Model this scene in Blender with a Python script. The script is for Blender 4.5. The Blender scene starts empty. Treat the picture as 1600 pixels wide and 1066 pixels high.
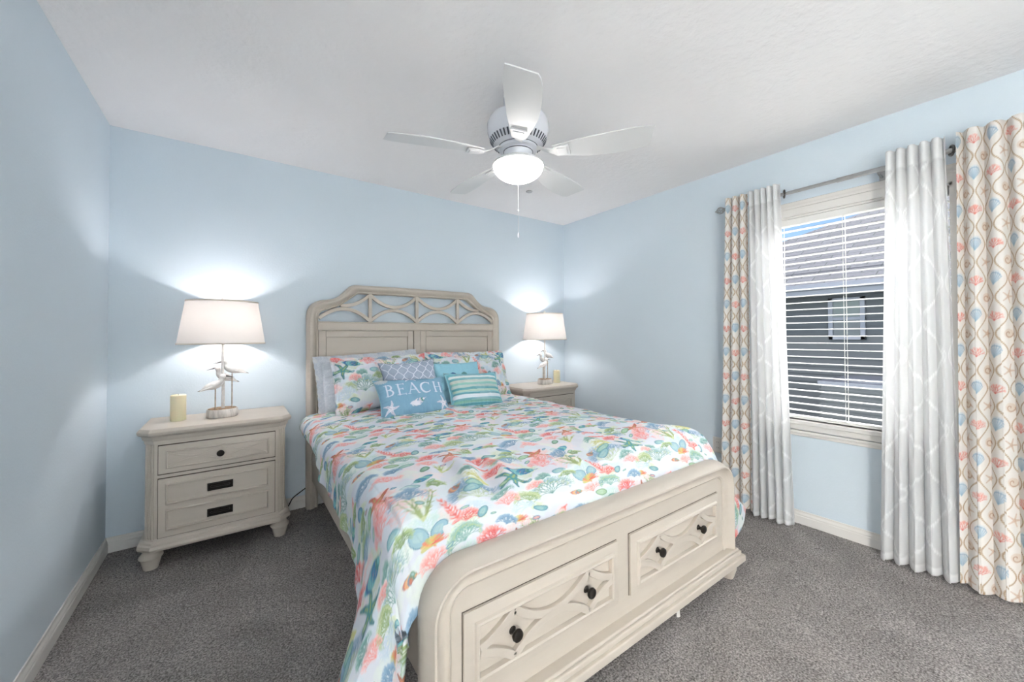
import bpy, bmesh, math, random
import numpy as np
from mathutils import Vector, Matrix

S = bpy.context.scene
COL = S.collection
PI = math.pi
RW, RH, RD = 3.552, 2.44, 5.20      # room width (x), height (z), depth (-y)

# ------------------------------------------------------------------ camera
yaw, pit, rol = 0.6233, 0.0162, -0.0054
F_ = Vector((math.sin(yaw) * math.cos(pit), math.cos(yaw) * math.cos(pit), math.sin(pit)))
R0 = Vector((math.cos(yaw), -math.sin(yaw), 0))
U0 = R0.cross(F_)
R_ = R0 * math.cos(rol) + U0 * math.sin(rol)
U_ = -R0 * math.sin(rol) + U0 * math.cos(rol)
cam = bpy.data.cameras.new('camera')
camo = bpy.data.objects.new('camera', cam)
COL.objects.link(camo)
camo.matrix_world = Matrix(((R_[0], U_[0], -F_[0], 0.5877), (R_[1], U_[1], -F_[1], -3.1347),
                            (R_[2], U_[2], -F_[2], 1.2155), (0, 0, 0, 1)))
cam.sensor_width = 36
cam.lens = 603.23 / 1600 * 36
cam.shift_y = -17.9 / 1600
cam.clip_start = 0.02
S.camera = camo

# ------------------------------------------------------------------ view, world, sun
S.view_settings.view_transform = 'Standard'
S.view_settings.look = 'None'
S.view_settings.exposure = 1.15
S.view_settings.gamma = 1.0
S.view_settings.use_curve_mapping = False
S.cycles.max_bounces = 10
S.cycles.diffuse_bounces = 6
S.cycles.transparent_max_bounces = 24
S.cycles.sample_clamp_indirect = 6.0
S.cycles.caustics_reflective = False
S.cycles.caustics_refractive = False

W = bpy.data.worlds.new('sky')
S.world = W
W.use_nodes = True
wn = W.node_tree.nodes
wn.clear()
sky = wn.new('ShaderNodeTexSky')
sky.sky_type = 'NISHITA'
sky.sun_disc = False
sky.sun_elevation = math.radians(48)
sky.dust_density = 0.4
sky.ozone_density = 3.0
sky.sun_rotation = math.radians(200)
bg = wn.new('ShaderNodeBackground')
bg.inputs['Strength'].default_value = 0.09
wo = wn.new('ShaderNodeOutputWorld')
W.node_tree.links.new(sky.outputs[0], bg.inputs[0])
W.node_tree.links.new(bg.outputs[0], wo.inputs[0])

def lamp(name, kind, loc, energy, color=(1, 1, 1), **kw):
    d = bpy.data.lights.new(name, kind)
    d.energy = energy
    d.color = color
    for k, v in kw.items():
        setattr(d, k, v)
    o = bpy.data.objects.new(name, d)
    COL.objects.link(o)
    o.location = loc
    return o

sun = lamp('sun', 'SUN', (0, 0, 6), 0.9, (1, 0.95, 0.88), angle=math.radians(3))
sun.rotation_euler = (math.radians(-20), math.radians(-42), 0)
# bright hazy daylight reaching the window wall from the sky over the neighbour's roof
hz = lamp('hazy_sky_daylight', 'SUN', (0, 0, 6), 16.0, (0.96, 0.98, 1.0), angle=math.radians(50))
hz.rotation_euler = Vector((0.70, -0.48, 0.52)).to_track_quat('Z', 'Y').to_euler()
# portal in the window opening only guides the sampling of the sky
pt = lamp('window_portal', 'AREA', (RW + 0.20, -2.455, 1.32), 1.0, shape='RECTANGLE', size=1.36, size_y=0.86)
pt.data.cycles.is_portal = True
pt.rotation_euler = (0, math.radians(90), 0)


# ------------------------------------------------------------------ helpers: tagging
def tag(o, label=None, cat=None, group=None, kind=None):
    if label: o['label'] = label
    if cat: o['category'] = cat
    if group: o['group'] = group
    if kind: o['kind'] = kind
    return o

def empty(name, loc=(0, 0, 0), rz=0.0, label=None, cat=None, group=None):
    o = bpy.data.objects.new(name, None)
    o.empty_display_size = 0.1
    COL.objects.link(o)
    o.location = loc
    o.rotation_euler = (0, 0, rz)
    return tag(o, label, cat, group)

def copy_tree(o, parent=None):
    c = o.copy()
    COL.objects.link(c)
    if parent is not None:
        c.parent = parent
    for ch in list(o.children):
        copy_tree(ch, c)
    return c

# ------------------------------------------------------------------ helpers: mesh building
class MB:
    def __init__(s):
        s.v, s.f = [], []

    def add(s, vs, fs):
        b = len(s.v)
        s.v += [tuple(p) for p in vs]
        s.f += [tuple(i + b for i in f) for f in fs]
        return s

    def box(s, x0, x1, y0, y1, z0, z1):
        vs = [(x, y, z) for z in (z0, z1) for y in (y0, y1) for x in (x0, x1)]
        return s.add(vs, [(0, 2, 3, 1), (4, 5, 7, 6), (0, 1, 5, 4), (2, 6, 7, 3), (0, 4, 6, 2), (1, 3, 7, 5)])

    def loft(s, rings, cap=True, closed=True):
        n = len(rings[0])
        vs = [p for r in rings for p in r]
        fs = []
        for i in range(len(rings) - 1):
            for j in range(n if closed else n - 1):
                a, b = i * n + j, i * n + (j + 1) % n
                fs.append((a, b, b + n, a + n))
        if cap:
            fs.append(tuple(range(n - 1, -1, -1)))
            fs.append(tuple((len(rings) - 1) * n + j for j in range(n)))
        return s.add(vs, fs)

    def lathe(s, prof, c=(0, 0, 0), n=32, sx=1, sy=1, wob=None):
        rings = []
        for k, (r, z) in enumerate(prof):
            rings.append([(c[0] + sx * r * (wob(j, n, z) if wob else 1) * math.cos(2 * PI * j / n),
                           c[1] + sy * r * (wob(j, n, z) if wob else 1) * math.sin(2 * PI * j / n), c[2] + z) for j in range(n)])
        return s.loft(rings)

    def tube(s, pts, r, n=10, cap=True):
        pts = [Vector(p) for p in pts]
        rr = r if hasattr(r, '__len__') else [r] * len(pts)
        rings = []
        up = Vector((0, 0, 1))
        for i, p in enumerate(pts):
            t = (pts[min(i + 1, len(pts) - 1)] - pts[max(i - 1, 0)]).normalized()
            a = up.cross(t)
            if a.length < 1e-3:
                a = Vector((1, 0, 0)).cross(t)
            a.normalize()
            b = t.cross(a)
            up = b if abs(t.z) > 0.9 else Vector((0, 0, 1))
            rings.append([tuple(p + (a * math.cos(2 * PI * j / n) + b * math.sin(2 * PI * j / n)) * rr[i]) for j in range(n)])
        return s.loft(rings, cap)

    def build(s, name, mat, parent=None, bevel=0, seg=2, smooth=True, ang=35, loc=None):
        me = bpy.data.meshes.new(name)
        me.from_pydata(s.v, [], s.f)
        bm = bmesh.new()
        bm.from_mesh(me)
        bmesh.ops.recalc_face_normals(bm, faces=bm.faces)
        bm.to_mesh(me)
        bm.free()
        o = bpy.data.objects.new(name, me)
        COL.objects.link(o)
        for m in (mat if isinstance(mat, (list, tuple)) else [mat]):
            me.materials.append(m)
        if smooth:
            me.polygons.foreach_set('use_smooth', [True] * len(me.polygons))
            me.set_sharp_from_angle(angle=math.radians(ang))
        if bevel:
            md = o.modifiers.new('bevel', 'BEVEL')
            md.width = bevel
            md.segments = seg
            md.limit_method = 'ANGLE'
            md.angle_limit = math.radians(40)
            md.harden_normals = False
        if parent is not None:
            o.parent = parent
        if loc is not None:
            o.location = loc
        return o

def oct_ring(hx, y0, y1, ch, z, cx=0, chb=0.0):
    """plan outline with chamfered front corners (front is -y)"""
    return [(cx - hx, y1, z), (cx - hx, y0 + ch, z), (cx - hx + ch, y0, z), (cx + hx - ch, y0, z), (cx + hx, y0 + ch, z), (cx + hx, y1, z)]

def catmull(P, k=6):
    P = [np.array(p, float) for p in P]
    out = []
    for i in range(len(P) - 1):
        a, b, c, d = P[max(i - 1, 0)], P[i], P[i + 1], P[min(i + 2, len(P) - 1)]
        for t in np.arange(k) / k:
            out.append(0.5 * ((2 * b) + (-a + c) * t + (2 * a - 5 * b + 4 * c - d) * t * t + (-a + 3 * b - 3 * c + d) * t ** 3))
    out.append(P[-1])
    return out

def strip_xz(mb, pts, w, y0, y1):
    """flat bar following pts (x,z), width w in the xz plane, between depths y0 and y1"""
    pts = [np.array(p, float) for p in pts]
    rings = []
    for i, p in enumerate(pts):
        t = pts[min(i + 1, len(pts) - 1)] - pts[max(i - 1, 0)]
        t /= np.linalg.norm(t)
        n = np.array([-t[1], t[0]]) * w / 2
        a, b = p - n, p + n
        rings.append([(a[0], y0, a[1]), (b[0], y0, b[1]), (b[0], y1, b[1]), (a[0], y1, a[1])])
    return mb.loft(rings)

def arc_pts(x0, x1, z0, zm, n=14, full=True):
    """shallow parabola-like arc from (x0,z0) over apex zm at the middle to (x1,z0)"""
    return [(x0 + (x1 - x0) * t, z0 + (zm - z0) * (1 - abs(2 * t - 1) ** 2.0)) for t in np.linspace(0, 1, n)]

# ------------------------------------------------------------------ helpers: noise
def vnoise(x, y, seed=0):
    """smooth value noise, arrays in, about -1..1 out"""
    rs = np.random.RandomState(seed)
    T = rs.rand(64, 64) * 2 - 1
    xi, yi = np.floor(x).astype(int), np.floor(y).astype(int)
    fx, fy = x - xi, y - yi
    fx, fy = fx * fx * (3 - 2 * fx), fy * fy * (3 - 2 * fy)
    a, b = T[xi % 64, yi % 64], T[(xi + 1) % 64, yi % 64]
    c, d = T[xi % 64, (yi + 1) % 64], T[(xi + 1) % 64, (yi + 1) % 64]
    return (a * (1 - fx) + b * fx) * (1 - fy) + (c * (1 - fx) + d * fx) * fy

# ------------------------------------------------------------------ materials
def srgb(r, g, b):
    f = lambda c: (c / 255 / 12.92) if c / 255 <= 0.04045 else ((c / 255 + 0.055) / 1.055) ** 2.4
    return (f(r), f(g), f(b))

def newmat(name):
    m = bpy.data.materials.new(name)
    m.use_nodes = True
    nt = m.node_tree
    return m, nt, nt.nodes['Principled BSDF'], nt.links

def mat_paint(name, col, rough=0.45, var=0.05, scale=6.0, bump=0.0, bscale=60.0, spec=0.5, stretch=None, metal=0.0, bdist=0.01, detail=4):
    m, nt, b, L = newmat(name)
    b.inputs['Roughness'].default_value = rough
    b.inputs['Specular IOR Level'].default_value = spec
    b.inputs['Metallic'].default_value = metal
    tc = nt.nodes.new('ShaderNodeTexCoord')
    mp = nt.nodes.new('ShaderNodeMapping')
    if stretch: mp.inputs['Scale'].default_value = stretch
    L.new(tc.outputs['Object'], mp.inputs['Vector'])
    n = nt.nodes.new('ShaderNodeTexNoise')
    n.inputs['Scale'].default_value = scale
    n.inputs['Detail'].default_value = detail
    L.new(mp.outputs[0], n.inputs['Vector'])
    r = nt.nodes.new('ShaderNodeValToRGB')
    r.color_ramp.elements[0].position = 0.3
    r.color_ramp.elements[1].position = 0.7
    r.color_ramp.elements[0].color = tuple(c * (1 - var) for c in col) + (1,)
    r.color_ramp.elements[1].color = tuple(min(1, c * (1 + var)) for c in col) + (1,)
    L.new(n.outputs['Fac'], r.inputs[0])
    L.new(r.outputs[0], b.inputs['Base Color'])
    if bump:
        n2 = nt.nodes.new('ShaderNodeTexNoise')
        n2.inputs['Scale'].default_value = bscale
        n2.inputs['Detail'].default_value = 3
        L.new(mp.outputs[0], n2.inputs['Vector'])
        bp = nt.nodes.new('ShaderNodeBump')
        bp.inputs['Strength'].default_value = bump
        bp.inputs['Distance'].default_value = bdist
        L.new(n2.outputs['Fac'], bp.inputs['Height'])
        L.new(bp.outputs[0], b.inputs['Normal'])
    return m

def mat_vcol(name, rough=0.8, bump=0.15, bscale=500.0, trans=0.0):
    """cloth: printed colours come from the 'print' attribute, weave is a fine bump"""
    m, nt, b, L = newmat(name)
    b.inputs['Roughness'].default_value = rough
    b.inputs['Specular IOR Level'].default_value = 0.2
    a = nt.nodes.new('ShaderNodeAttribute')
    a.attribute_name = 'print'
    L.new(a.outputs['Color'], b.inputs['Base Color'])
    tc = nt.nodes.new('ShaderNodeTexCoord')
    n = nt.nodes.new('ShaderNodeTexNoise')
    n.inputs['Scale'].default_value = bscale
    L.new(tc.outputs['Object'], n.inputs['Vector'])
    bp = nt.nodes.new('ShaderNodeBump')
    bp.inputs['Strength'].default_value = bump
    bp.inputs['Distance'].default_value = 0.001
    L.new(n.outputs['Fac'], bp.inputs['Height'])
    L.new(bp.outputs[0], b.inputs['Normal'])
    if trans:
        t = nt.nodes.new('ShaderNodeBsdfTranslucent')
        L.new(a.outputs['Color'], t.inputs['Color'])
        mx = nt.nodes.new('ShaderNodeMixShader')
        mx.inputs[0].default_value = trans
        L.new(b.outputs[0], mx.inputs[1])
        L.new(t.outputs[0], mx.inputs[2])
        L.new(mx.outputs[0], nt.nodes['Material Output'].inputs['Surface'])
    return m

CREAM = mat_paint('cream_painted_wood', (0.55, 0.492, 0.425), 0.42, 0.025, 5.0, 0.05, 40, stretch=(1, 1, 6))
BRONZE = mat_paint('dark_bronze', (0.025, 0.021, 0.018), 0.38, 0.3, 30, metal=0.6)
WHITEP = mat_paint('white_trim_paint', (0.74, 0.72, 0.69), 0.35, 0.02, 5)
FANW = mat_paint('white_fan_enamel', (0.72, 0.72, 0.72), 0.35, 0.01, 5)
FANM = mat_paint('white_glossy_motor_housing', (0.76, 0.78, 0.83), 0.18, 0.01, 5)
DARK = mat_paint('dark_slot', (0.06, 0.07, 0.09), 0.6, 0.1)
WALLM = mat_paint('pale_blue_wall_paint', (0.65, 0.735, 0.80), 0.6, 0.012, 1.5, 0.18, 90, spec=0.3, bdist=0.004)
CEILM = mat_paint('white_textured_ceiling', (0.86, 0.845, 0.845), 0.85, 0.012, 2, 0.38, 26, spec=0.2, bdist=0.012)

# ------------------------------------------------------------------ carpet
def mat_carpet():
    m, nt, b, L = newmat('grey_cut_pile_carpet')
    b.inputs['Roughness'].default_value = 0.95
    b.inputs['Specular IOR Level'].default_value = 0.1
    tc = nt.nodes.new('ShaderNodeTexCoord')
    n1 = nt.nodes.new('ShaderNodeTexNoise'); n1.inputs['Scale'].default_value = 150; n1.inputs['Detail'].default_value = 4; n1.inputs['Roughness'].default_value = 0.7
    n2 = nt.nodes.new('ShaderNodeTexNoise'); n2.inputs['Scale'].default_value = 2.2; n2.inputs['Detail'].default_value = 4; n2.inputs['Distortion'].default_value = 1.2
    for n in (n1, n2): L.new(tc.outputs['Object'], n.inputs['Vector'])
    r1 = nt.nodes.new('ShaderNodeValToRGB')
    r1.color_ramp.elements[0].position = 0.33; r1.color_ramp.elements[1].position = 0.64
    r1.color_ramp.elements[0].color = (0.10, 0.092, 0.088, 1); r1.color_ramp.elements[1].color = (0.60, 0.56, 0.54, 1)
    e = r1.color_ramp.elements.new(0.48); e.color = (0.31, 0.288, 0.277, 1)
    L.new(n1.outputs['Fac'], r1.inputs[0])
    r2 = nt.nodes.new('ShaderNodeValToRGB')
    r2.color_ramp.elements[0].position = 0.42; r2.color_ramp.elements[1].position = 0.62
    r2.color_ramp.elements[0].color = (0.92, 0.92, 0.92, 1); r2.color_ramp.elements[1].color = (1.14, 1.14, 1.14, 1)
    L.new(n2.outputs['Fac'], r2.inputs[0])
    mx = nt.nodes.new('ShaderNodeMix'); mx.data_type = 'RGBA'; mx.blend_type = 'MULTIPLY'
    mx.inputs[0].default_value = 1
    L.new(r1.outputs[0], mx.inputs[6]); L.new(r2.outputs[0], mx.inputs[7])
    L.new(mx.outputs[2], b.inputs['Base Color'])
    bp = nt.nodes.new('ShaderNodeBump'); bp.inputs['Strength'].default_value = 0.9; bp.inputs['Distance'].default_value = 0.012
    L.new(n1.outputs['Fac'], bp.inputs['Height']); L.new(bp.outputs[0], b.inputs['Normal'])
    return m

def structure(o):
    o['kind'] = 'structure'
    return o

T = 0.12
WY0, WY1, WZ0, WZ1 = -2.86, -2.05, 0.665, 1.985      # window opening in the right wall
# carpet: a finely rumpled sheet of pile
nx, ny = 420, 600
gx, gy = np.meshgrid(np.linspace(0, RW, nx), np.linspace(-RD, 0, ny))
gz = 0.004 * (vnoise(gx * 70, gy * 70, 1) + vnoise(gx * 33, gy * 33, 2)) * 0.5 - 0.001
me = bpy.data.meshes.new('floor')
idx = np.arange(nx * ny).reshape(ny, nx)
faces = np.stack([idx[:-1, :-1], idx[:-1, 1:], idx[1:, 1:], idx[1:, :-1]], -1).reshape(-1, 4)
me.from_pydata(np.stack([gx, gy, gz], -1).reshape(-1, 3).tolist(), [], faces.tolist())
me.polygons.foreach_set('use_smooth', [True] * len(me.polygons))
fl = bpy.data.objects.new('floor', me); COL.objects.link(fl); me.materials.append(mat_carpet()); structure(fl)
structure(MB().box(-T, RW + T, -RD - T, T, RH, RH + T).build('ceiling', CEILM))
structure(MB().box(-T, RW + T, -RD - T, T, -0.20, -0.02).build('floor_slab', WHITEP))
structure(MB().box(-T, 0, -4.16, T, -0.02, RH).box(-T, 0, -RD - T, -5.12, -0.02, RH).box(-T, 0, -5.12, -4.16, 2.04, RH).build('wall_left', WALLM, smooth=False))
structure(MB().box(0, RW, 0, T, -0.02, RH).build('wall_back', WALLM))
structure(MB().box(0, RW, -RD - T, -RD, -0.02, RH).build('wall_front', WALLM))
# doorway and lit hallway added behind the camera as fill light for the room
DA, DB = -5.10, -4.18
ADDED_HALL = mat_paint('added_hallway_white_paint', (0.78, 0.77, 0.75), 0.7, 0.01)
structure(MB().box(-T - 1.35, -T - 1.25, -6.4, -3.0, -0.02, RH).build('wall_added_hallway', ADDED_HALL))
structure(MB().box(-T - 1.35, -T, -6.4, -6.3, -0.02, RH).box(-T - 1.35, -T, -3.1, -3.0, -0.02, RH).build('wall_added_hallway_end', ADDED_HALL))
structure(MB().box(-T - 1.35, -T, -6.4, -3.0, RH, RH + T).build('ceiling_added_hallway', ADDED_HALL))
structure(MB().box(-T - 1.35, 0, -6.4, -3.0, -0.10, -0.02).build('floor_added_hallway', ADDED_HALL))
structure(MB().box(-T - 0.01, 0.012, DA - 0.02, DA, 0, 2.04).box(-T - 0.01, 0.012, DB, DB + 0.02, 0, 2.04).box(-T - 0.01, 0.012, DA, DB, 2.02, 2.04).build('door_added_frame', WHITEP))
hl = lamp('added_hallway_fill_light', 'AREA', (-T - 0.65, -4.64, RH - 0.05), 370, (1, 0.97, 0.94), shape='RECTANGLE', size=0.9, size_y=1.8)  # unseen lamp added to send fill through the added doorway
w = MB()
w.box(RW, RW + T, WY1, T, -0.02, RH).box(RW, RW + T, -RD - T, WY0, -0.02, RH)
w.box(RW, RW + T, WY0, WY1, -0.02, WZ0).box(RW, RW + T, WY0, WY1, WZ1, RH)
structure(w.build('wall_right', WALLM, smooth=False))

# baseboards with a stepped colonial profile
bprof = [(0, 0), (0.014, 0), (0.014, 0.048), (0.0115, 0.053), (0.0115, 0.060), (0.009, 0.066), (0.006, 0.072), (0.005, 0.083), (0, 0.083)]
def baseboard(name, p0, p1, n):
    m = MB()
    m.loft([[(p[0] + n[0] * d, p[1] + n[1] * d, z) for d, z in bprof] for p in (p0, p1)])
    return structure(m.build(name, WHITEP, smooth=False))
baseboard('baseboard_left', (0, 0), (0, -4.16), (1, 0))
baseboard('baseboard_back', (0, 0), (RW, 0), (0, -1))
baseboard('baseboard_right', (RW, 0), (RW, -RD), (-1, 0))
baseboard('baseboard_front', (0, -RD), (RW, -RD), (0, 1))

# ------------------------------------------------------------------ window
def mat_glass():
    m, nt, b, L = newmat('clear_window_glass')
    nt.nodes.remove(b)
    t = nt.nodes.new('ShaderNodeBsdfTransparent'); t.inputs[0].default_value = (0.93, 0.96, 0.95, 1)
    g = nt.nodes.new('ShaderNodeBsdfGlossy'); g.inputs['Roughness'].default_value = 0.02
    fr = nt.nodes.new('ShaderNodeFresnel'); fr.inputs[0].default_value = 1.45
    mx = nt.nodes.new('ShaderNodeMixShader')
    L.new(fr.outputs[0], mx.inputs[0]); L.new(t.outputs[0], mx.inputs[1]); L.new(g.outputs[0], mx.inputs[2])
    L.new(mx.outputs[0], nt.nodes['Material Output'].inputs['Surface'])
    return m
GLASS = mat_glass()
win = empty('window_1', (RW, (WY0 + WY1) / 2, WZ0)); win['kind'] = 'structure'
def wpart(mb, name, mat=WHITEP, bevel=0.0):
    o = mb.build(name, mat, bevel=bevel, seg=2)
    o.parent = win
    o.matrix_parent_inverse = Matrix.Translation(win.location).inverted()
    return o
c = MB()   # casing: stepped boards round the opening
cprof = [(0.0, 0.001), (0.0, -0.018), (0.045, -0.018), (0.052, -0.012), (0.070, -0.012), (0.076, -0.008), (0.092, -0.008), (0.095, -0.004), (0.095, 0.001)]
c.loft([[(RW + d, y + sy * a, z + sz * a) for a, d in cprof] for y, z, sy, sz in ((WY1, WZ0 - 0.02, 1, 0), (WY1, WZ1, 1, 1), (WY0, WZ1, -1, 1), (WY0, WZ0 - 0.02, -1, 0))])
wpart(c, 'casing')
c = MB()
c.box(RW - 0.035, RW + T, WY0 - 0.10, WY1 + 0.10, WZ0 - 0.025, WZ0)
c.box(RW - 0.016, RW, WY0 - 0.09, WY1 + 0.09, WZ0 - 0.062, WZ0 - 0.025)
c.box(RW - 0.022, RW, WY0 - 0.09, WY1 + 0.09, WZ0 - 0.082, WZ0 - 0.066)
c.box(RW - 0.014, RW, WY0 - 0.09, WY1 + 0.09, WZ0 - 0.102, WZ0 - 0.082)
wpart(c, 'sill', bevel=0.003)
c = MB()   # jamb liner
c.box(RW, RW + T, WY1 - 0.012, WY1, WZ0, WZ1).box(RW, RW + T, WY0, WY0 + 0.012, WZ0, WZ1)
c.box(RW, RW + T, WY0, WY1, WZ1 - 0.012, WZ1)
wpart(c, 'jamb')
def sash(x, z0, z1, name):
    c = MB(); q = 0.035
    ya, yb = WY0 + 0.012, WY1 - 0.012
    c.box(x, x + 0.03, ya, ya + q, z0, z1).box(x, x + 0.03, yb - q, yb, z0, z1)
    c.box(x, x + 0.03, ya, yb, z0, z0 + 0.05).box(x, x + 0.03, ya, yb, z1 - 0.05, z1)
    s_ = wpart(c, 'sash', bevel=0.003)
    g = wpart(MB().box(x + 0.012, x + 0.016, ya + q, yb - q, z0 + 0.05, z1 - 0.05), 'glass', GLASS)
zm = 1.295
# ------------------------------------------------------------------ venetian blind
SLAT = mat_paint('white_vinyl_slat', (0.80, 0.79, 0.76), 0.4, 0.01)
bl = empty('window_blind', (RW + 0.024, (WY0 + WY1) / 2, WZ0), 0, 'white horizontal venetian blind with open slats hanging inside the window frame', 'blind')
def rel(mb, name, mat, par, bevel=0.0, **k):
    o = mb.build(name, mat, bevel=bevel, **k); o.parent = par
    o.matrix_parent_inverse = par.matrix_basis.inverted() if False else Matrix.Translation(par.location).inverted()
    return o
xb = RW + 0.024
ya, yb = WY0 + 0.016, WY1 - 0.016
rel(MB().box(xb - 0.026, xb + 0.026, ya, yb, WZ1 - 0.055, WZ1 - 0.014), 'headrail', SLAT, bl, 0.003)
sl = MB()
zs = np.arange(WZ1 - 0.088, WZ0 + 0.04, -0.0435)
for z in zs:
    rings = []
    for yy in (ya, yb):
        top = [(xb + 0.025 * t, yy, z + 0.0025 * (1 - t * t) + 0.0015) for t in (-1, -0.5, 0, 0.5, 1)]
        bot = [(xb + 0.025 * t, yy, z + 0.0025 * (1 - t * t) - 0.0012) for t in (1, 0.5, 0, -0.5, -1)]
        rings.append(top + bot)
    sl.loft(rings)
rel(sl, 'slats', SLAT, bl, ang=60)
rel(MB().box(xb - 0.026, xb + 0.026, ya, yb, WZ0 + 0.006, WZ0 + 0.024), 'bottom_rail', SLAT, bl, 0.003)
cd = MB()
for yy in (WY1 - 0.05, (WY0 + WY1) / 2 + 0.035, WY0 + 0.07):
    for dx in (-0.027, 0.027):
        cd.tube([(xb + dx, yy, WZ0 + 0.02), (xb + dx, yy, WZ1 - 0.05)], 0.0016, 6)
cd.tube([(xb - 0.032, (WY0 + WY1) / 2 + 0.022, WZ1 - 0.05), (xb - 0.034, (WY0 + WY1) / 2 + 0.020, WZ0 + 0.06)], 0.0018, 6)
rel(cd, 'cord', SLAT, bl)

# ------------------------------------------------------------------ outdoors
GR = mat_paint('mown_grass', (0.05, 0.065, 0.03), 0.9, 0.4, 40, 0.6, 120)
structure(MB().box(-20, 40, -30, 30, -0.5, -0.22).build('ground', GR))
SID = mat_paint('grey_vinyl_siding', (0.085, 0.088, 0.092), 0.6, 0.05, 3)
TRIM2 = mat_paint('pale_outdoor_trim', (0.24, 0.24, 0.27), 0.5, 0.02)
def mat_shingle():
    m, nt, b, L = newmat('grey_asphalt_shingle')
    b.inputs['Roughness'].default_value = 0.9
    tc = nt.nodes.new('ShaderNodeTexCoord')
    mp = nt.nodes.new('ShaderNodeMapping'); mp.inputs['Rotation'].default_value = (0, 0, PI / 2)
    br = nt.nodes.new('ShaderNodeTexBrick')
    br.inputs['Scale'].default_value = 1.0
    br.inputs['Brick Width'].default_value = 0.32; br.inputs['Row Height'].default_value = 0.13; br.inputs['Mortar Size'].default_value = 0.008
    br.inputs['Color1'].default_value = (0.10, 0.098, 0.11, 1); br.inputs['Color2'].default_value = (0.07, 0.068, 0.076, 1); br.inputs['Mortar'].default_value = (0.03, 0.03, 0.033, 1)
    n = nt.nodes.new('ShaderNodeTexNoise'); n.inputs['Scale'].default_value = 25
    mx = nt.nodes.new('ShaderNodeMix'); mx.data_type = 'RGBA'; mx.blend_type = 'OVERLAY'; mx.inputs[0].default_value = 0.4
    L.new(tc.outputs['Object'], mp.inputs[0]); L.new(mp.outputs[0], br.inputs['Vector']); L.new(tc.outputs['Object'], n.inputs['Vector'])
    L.new(br.outputs['Color'], mx.inputs[6]); L.new(n.outputs['Fac'], mx.inputs[7]); L.new(mx.outputs[2], b.inputs['Base Color'])
    return m
nb = empty('neighbor_house', (7.2, -2.5, -0.22), 0, 'grey sided house with a shingled hip roof seen outside beyond the blind', 'house')
HX, HY = 7.2, 1.5
c = MB()
rings = []
z = -0.22
sid = []
while z < 2.0:
    sid += [(HX - 0.018, z), (HX - 0.004, z + 0.11)]
    z += 0.11
prof = sid + [(HX + 0.1, z), (HX + 0.1, -0.22)]
c.loft([[(x, yy, zz) for x, zz in prof] for yy in (-9.0, HY)])
c.box(HX + 0.1, 14, HY - 0.1, HY, -0.22, 2.0).box(HX + 0.1, 14, -9.0, -8.9, -0.22, 2.0)
rel(c, 'wall', SID, nb, smooth=False)
ex, ez, ey = 6.75, 1.86, 1.95
rf = MB()
run = 4.6
A = [(ex, ey, ez), (ex, -9.5, ez), (ex + run, -9.5 + run * 0.0, ez + run * 0.5), (ex + run, ey - run, ez + run * 0.5)]
B = [(ex, ey, ez), (ex + run, ey - run, ez + run * 0.5), (ex + 2 * run, ey, ez)]
th = Vector((0, 0, -0.05))
rf.add(A + [tuple(Vector(p) + th) for p in A], [(0, 1, 2, 3), (7, 6, 5, 4), (0, 4, 5, 1), (1, 5, 6, 2), (2, 6, 7, 3), (3, 7, 4, 0)])
rf.add(B + [tuple(Vector(p) + th) for p in B], [(0, 1, 2), (5, 4, 3), (0, 3, 4, 1), (1, 4, 5, 2), (2, 5, 3, 0)])
rel(rf, 'roof', mat_shingle(), nb, smooth=False)
rel(MB().box(ex - 0.02, ex, -9.5, ey, ez - 0.13, ez + 0.01).box(ex - 0.09, ex - 0.02, -9.5, ey, ez - 0.07, ez + 0.005).box(ex, HX, -9.5, ey, ez - 0.13, ez - 0.115), 'gutter', TRIM2, nb, 0.005)
wy0, wy1, wz0, wz1 = -1.76, -1.38, 1.14, 1.70
c = MB(); q = 0.05
c.box(HX - 0.05, HX, wy0, wy0 + q, wz0, wz1).box(HX - 0.05, HX, wy1 - q, wy1, wz0, wz1).box(HX - 0.05, HX, wy0, wy1, wz0, wz0 + q).box(HX - 0.05, HX, wy0, wy1, wz1 - q, wz1).box(HX - 0.045, HX, wy0, wy1, 1.40, 1.44)
nw = rel(c, 'window', TRIM2, nb, 0.004)
PANE = mat_paint('dark_reflective_pane', (0.05, 0.055, 0.055), 0.08, 0.1)
BLINDP = mat_paint('pale_window_shade', (0.16, 0.18, 0.17), 0.5, 0.05)
g = rel(MB().box(HX - 0.03, HX - 0.02, wy0 + q, wy1 - q, wz0 + q, 1.40), 'pane', PANE, nw); g.matrix_parent_inverse = Matrix.Identity(4)
g = rel(MB().box(HX - 0.03, HX - 0.02, wy0 + q, wy1 - q, 1.44, wz1 - q), 'pane', BLINDP, nw); g.matrix_parent_inverse = Matrix.Identity(4)
# air conditioner by the neighbour's wall
ACM = mat_paint('grey_metal_condenser', (0.10, 0.10, 0.10), 0.5, 0.06)
AC2 = mat_paint('pale_condenser_lid', (0.20, 0.20, 0.22), 0.5, 0.03)
ac = empty('air_conditioner', (6.55, -1.96, -0.22), 0, 'boxy outdoor air conditioning condenser standing on the grass seen through the lower blind slats', 'air conditioner')
c = MB()
c.box(-0.36, 0.36, -0.40, 0.40, 0.02, 0.84)
for k in range(17):
    z = 0.08 + k * 0.044
    c.box(-0.375, 0.375, -0.415, 0.415, z, z + 0.018)
o = c.build('cabinet', ACM, ac)
o = MB().box(-0.39, 0.39, -0.43, 0.43, 0.84, 0.89).build('lid', AC2, ac, bevel=0.01)
o = MB().lathe([(0.30, 0.89), (0.30, 0.93), (0.05, 0.94)], n=32).build('fan_guard', AC2, ac)
o = MB().box(-0.45, 0.45, -0.5, 0.5, -0.02, 0.02).build('base_pad', AC2, ac)

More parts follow.
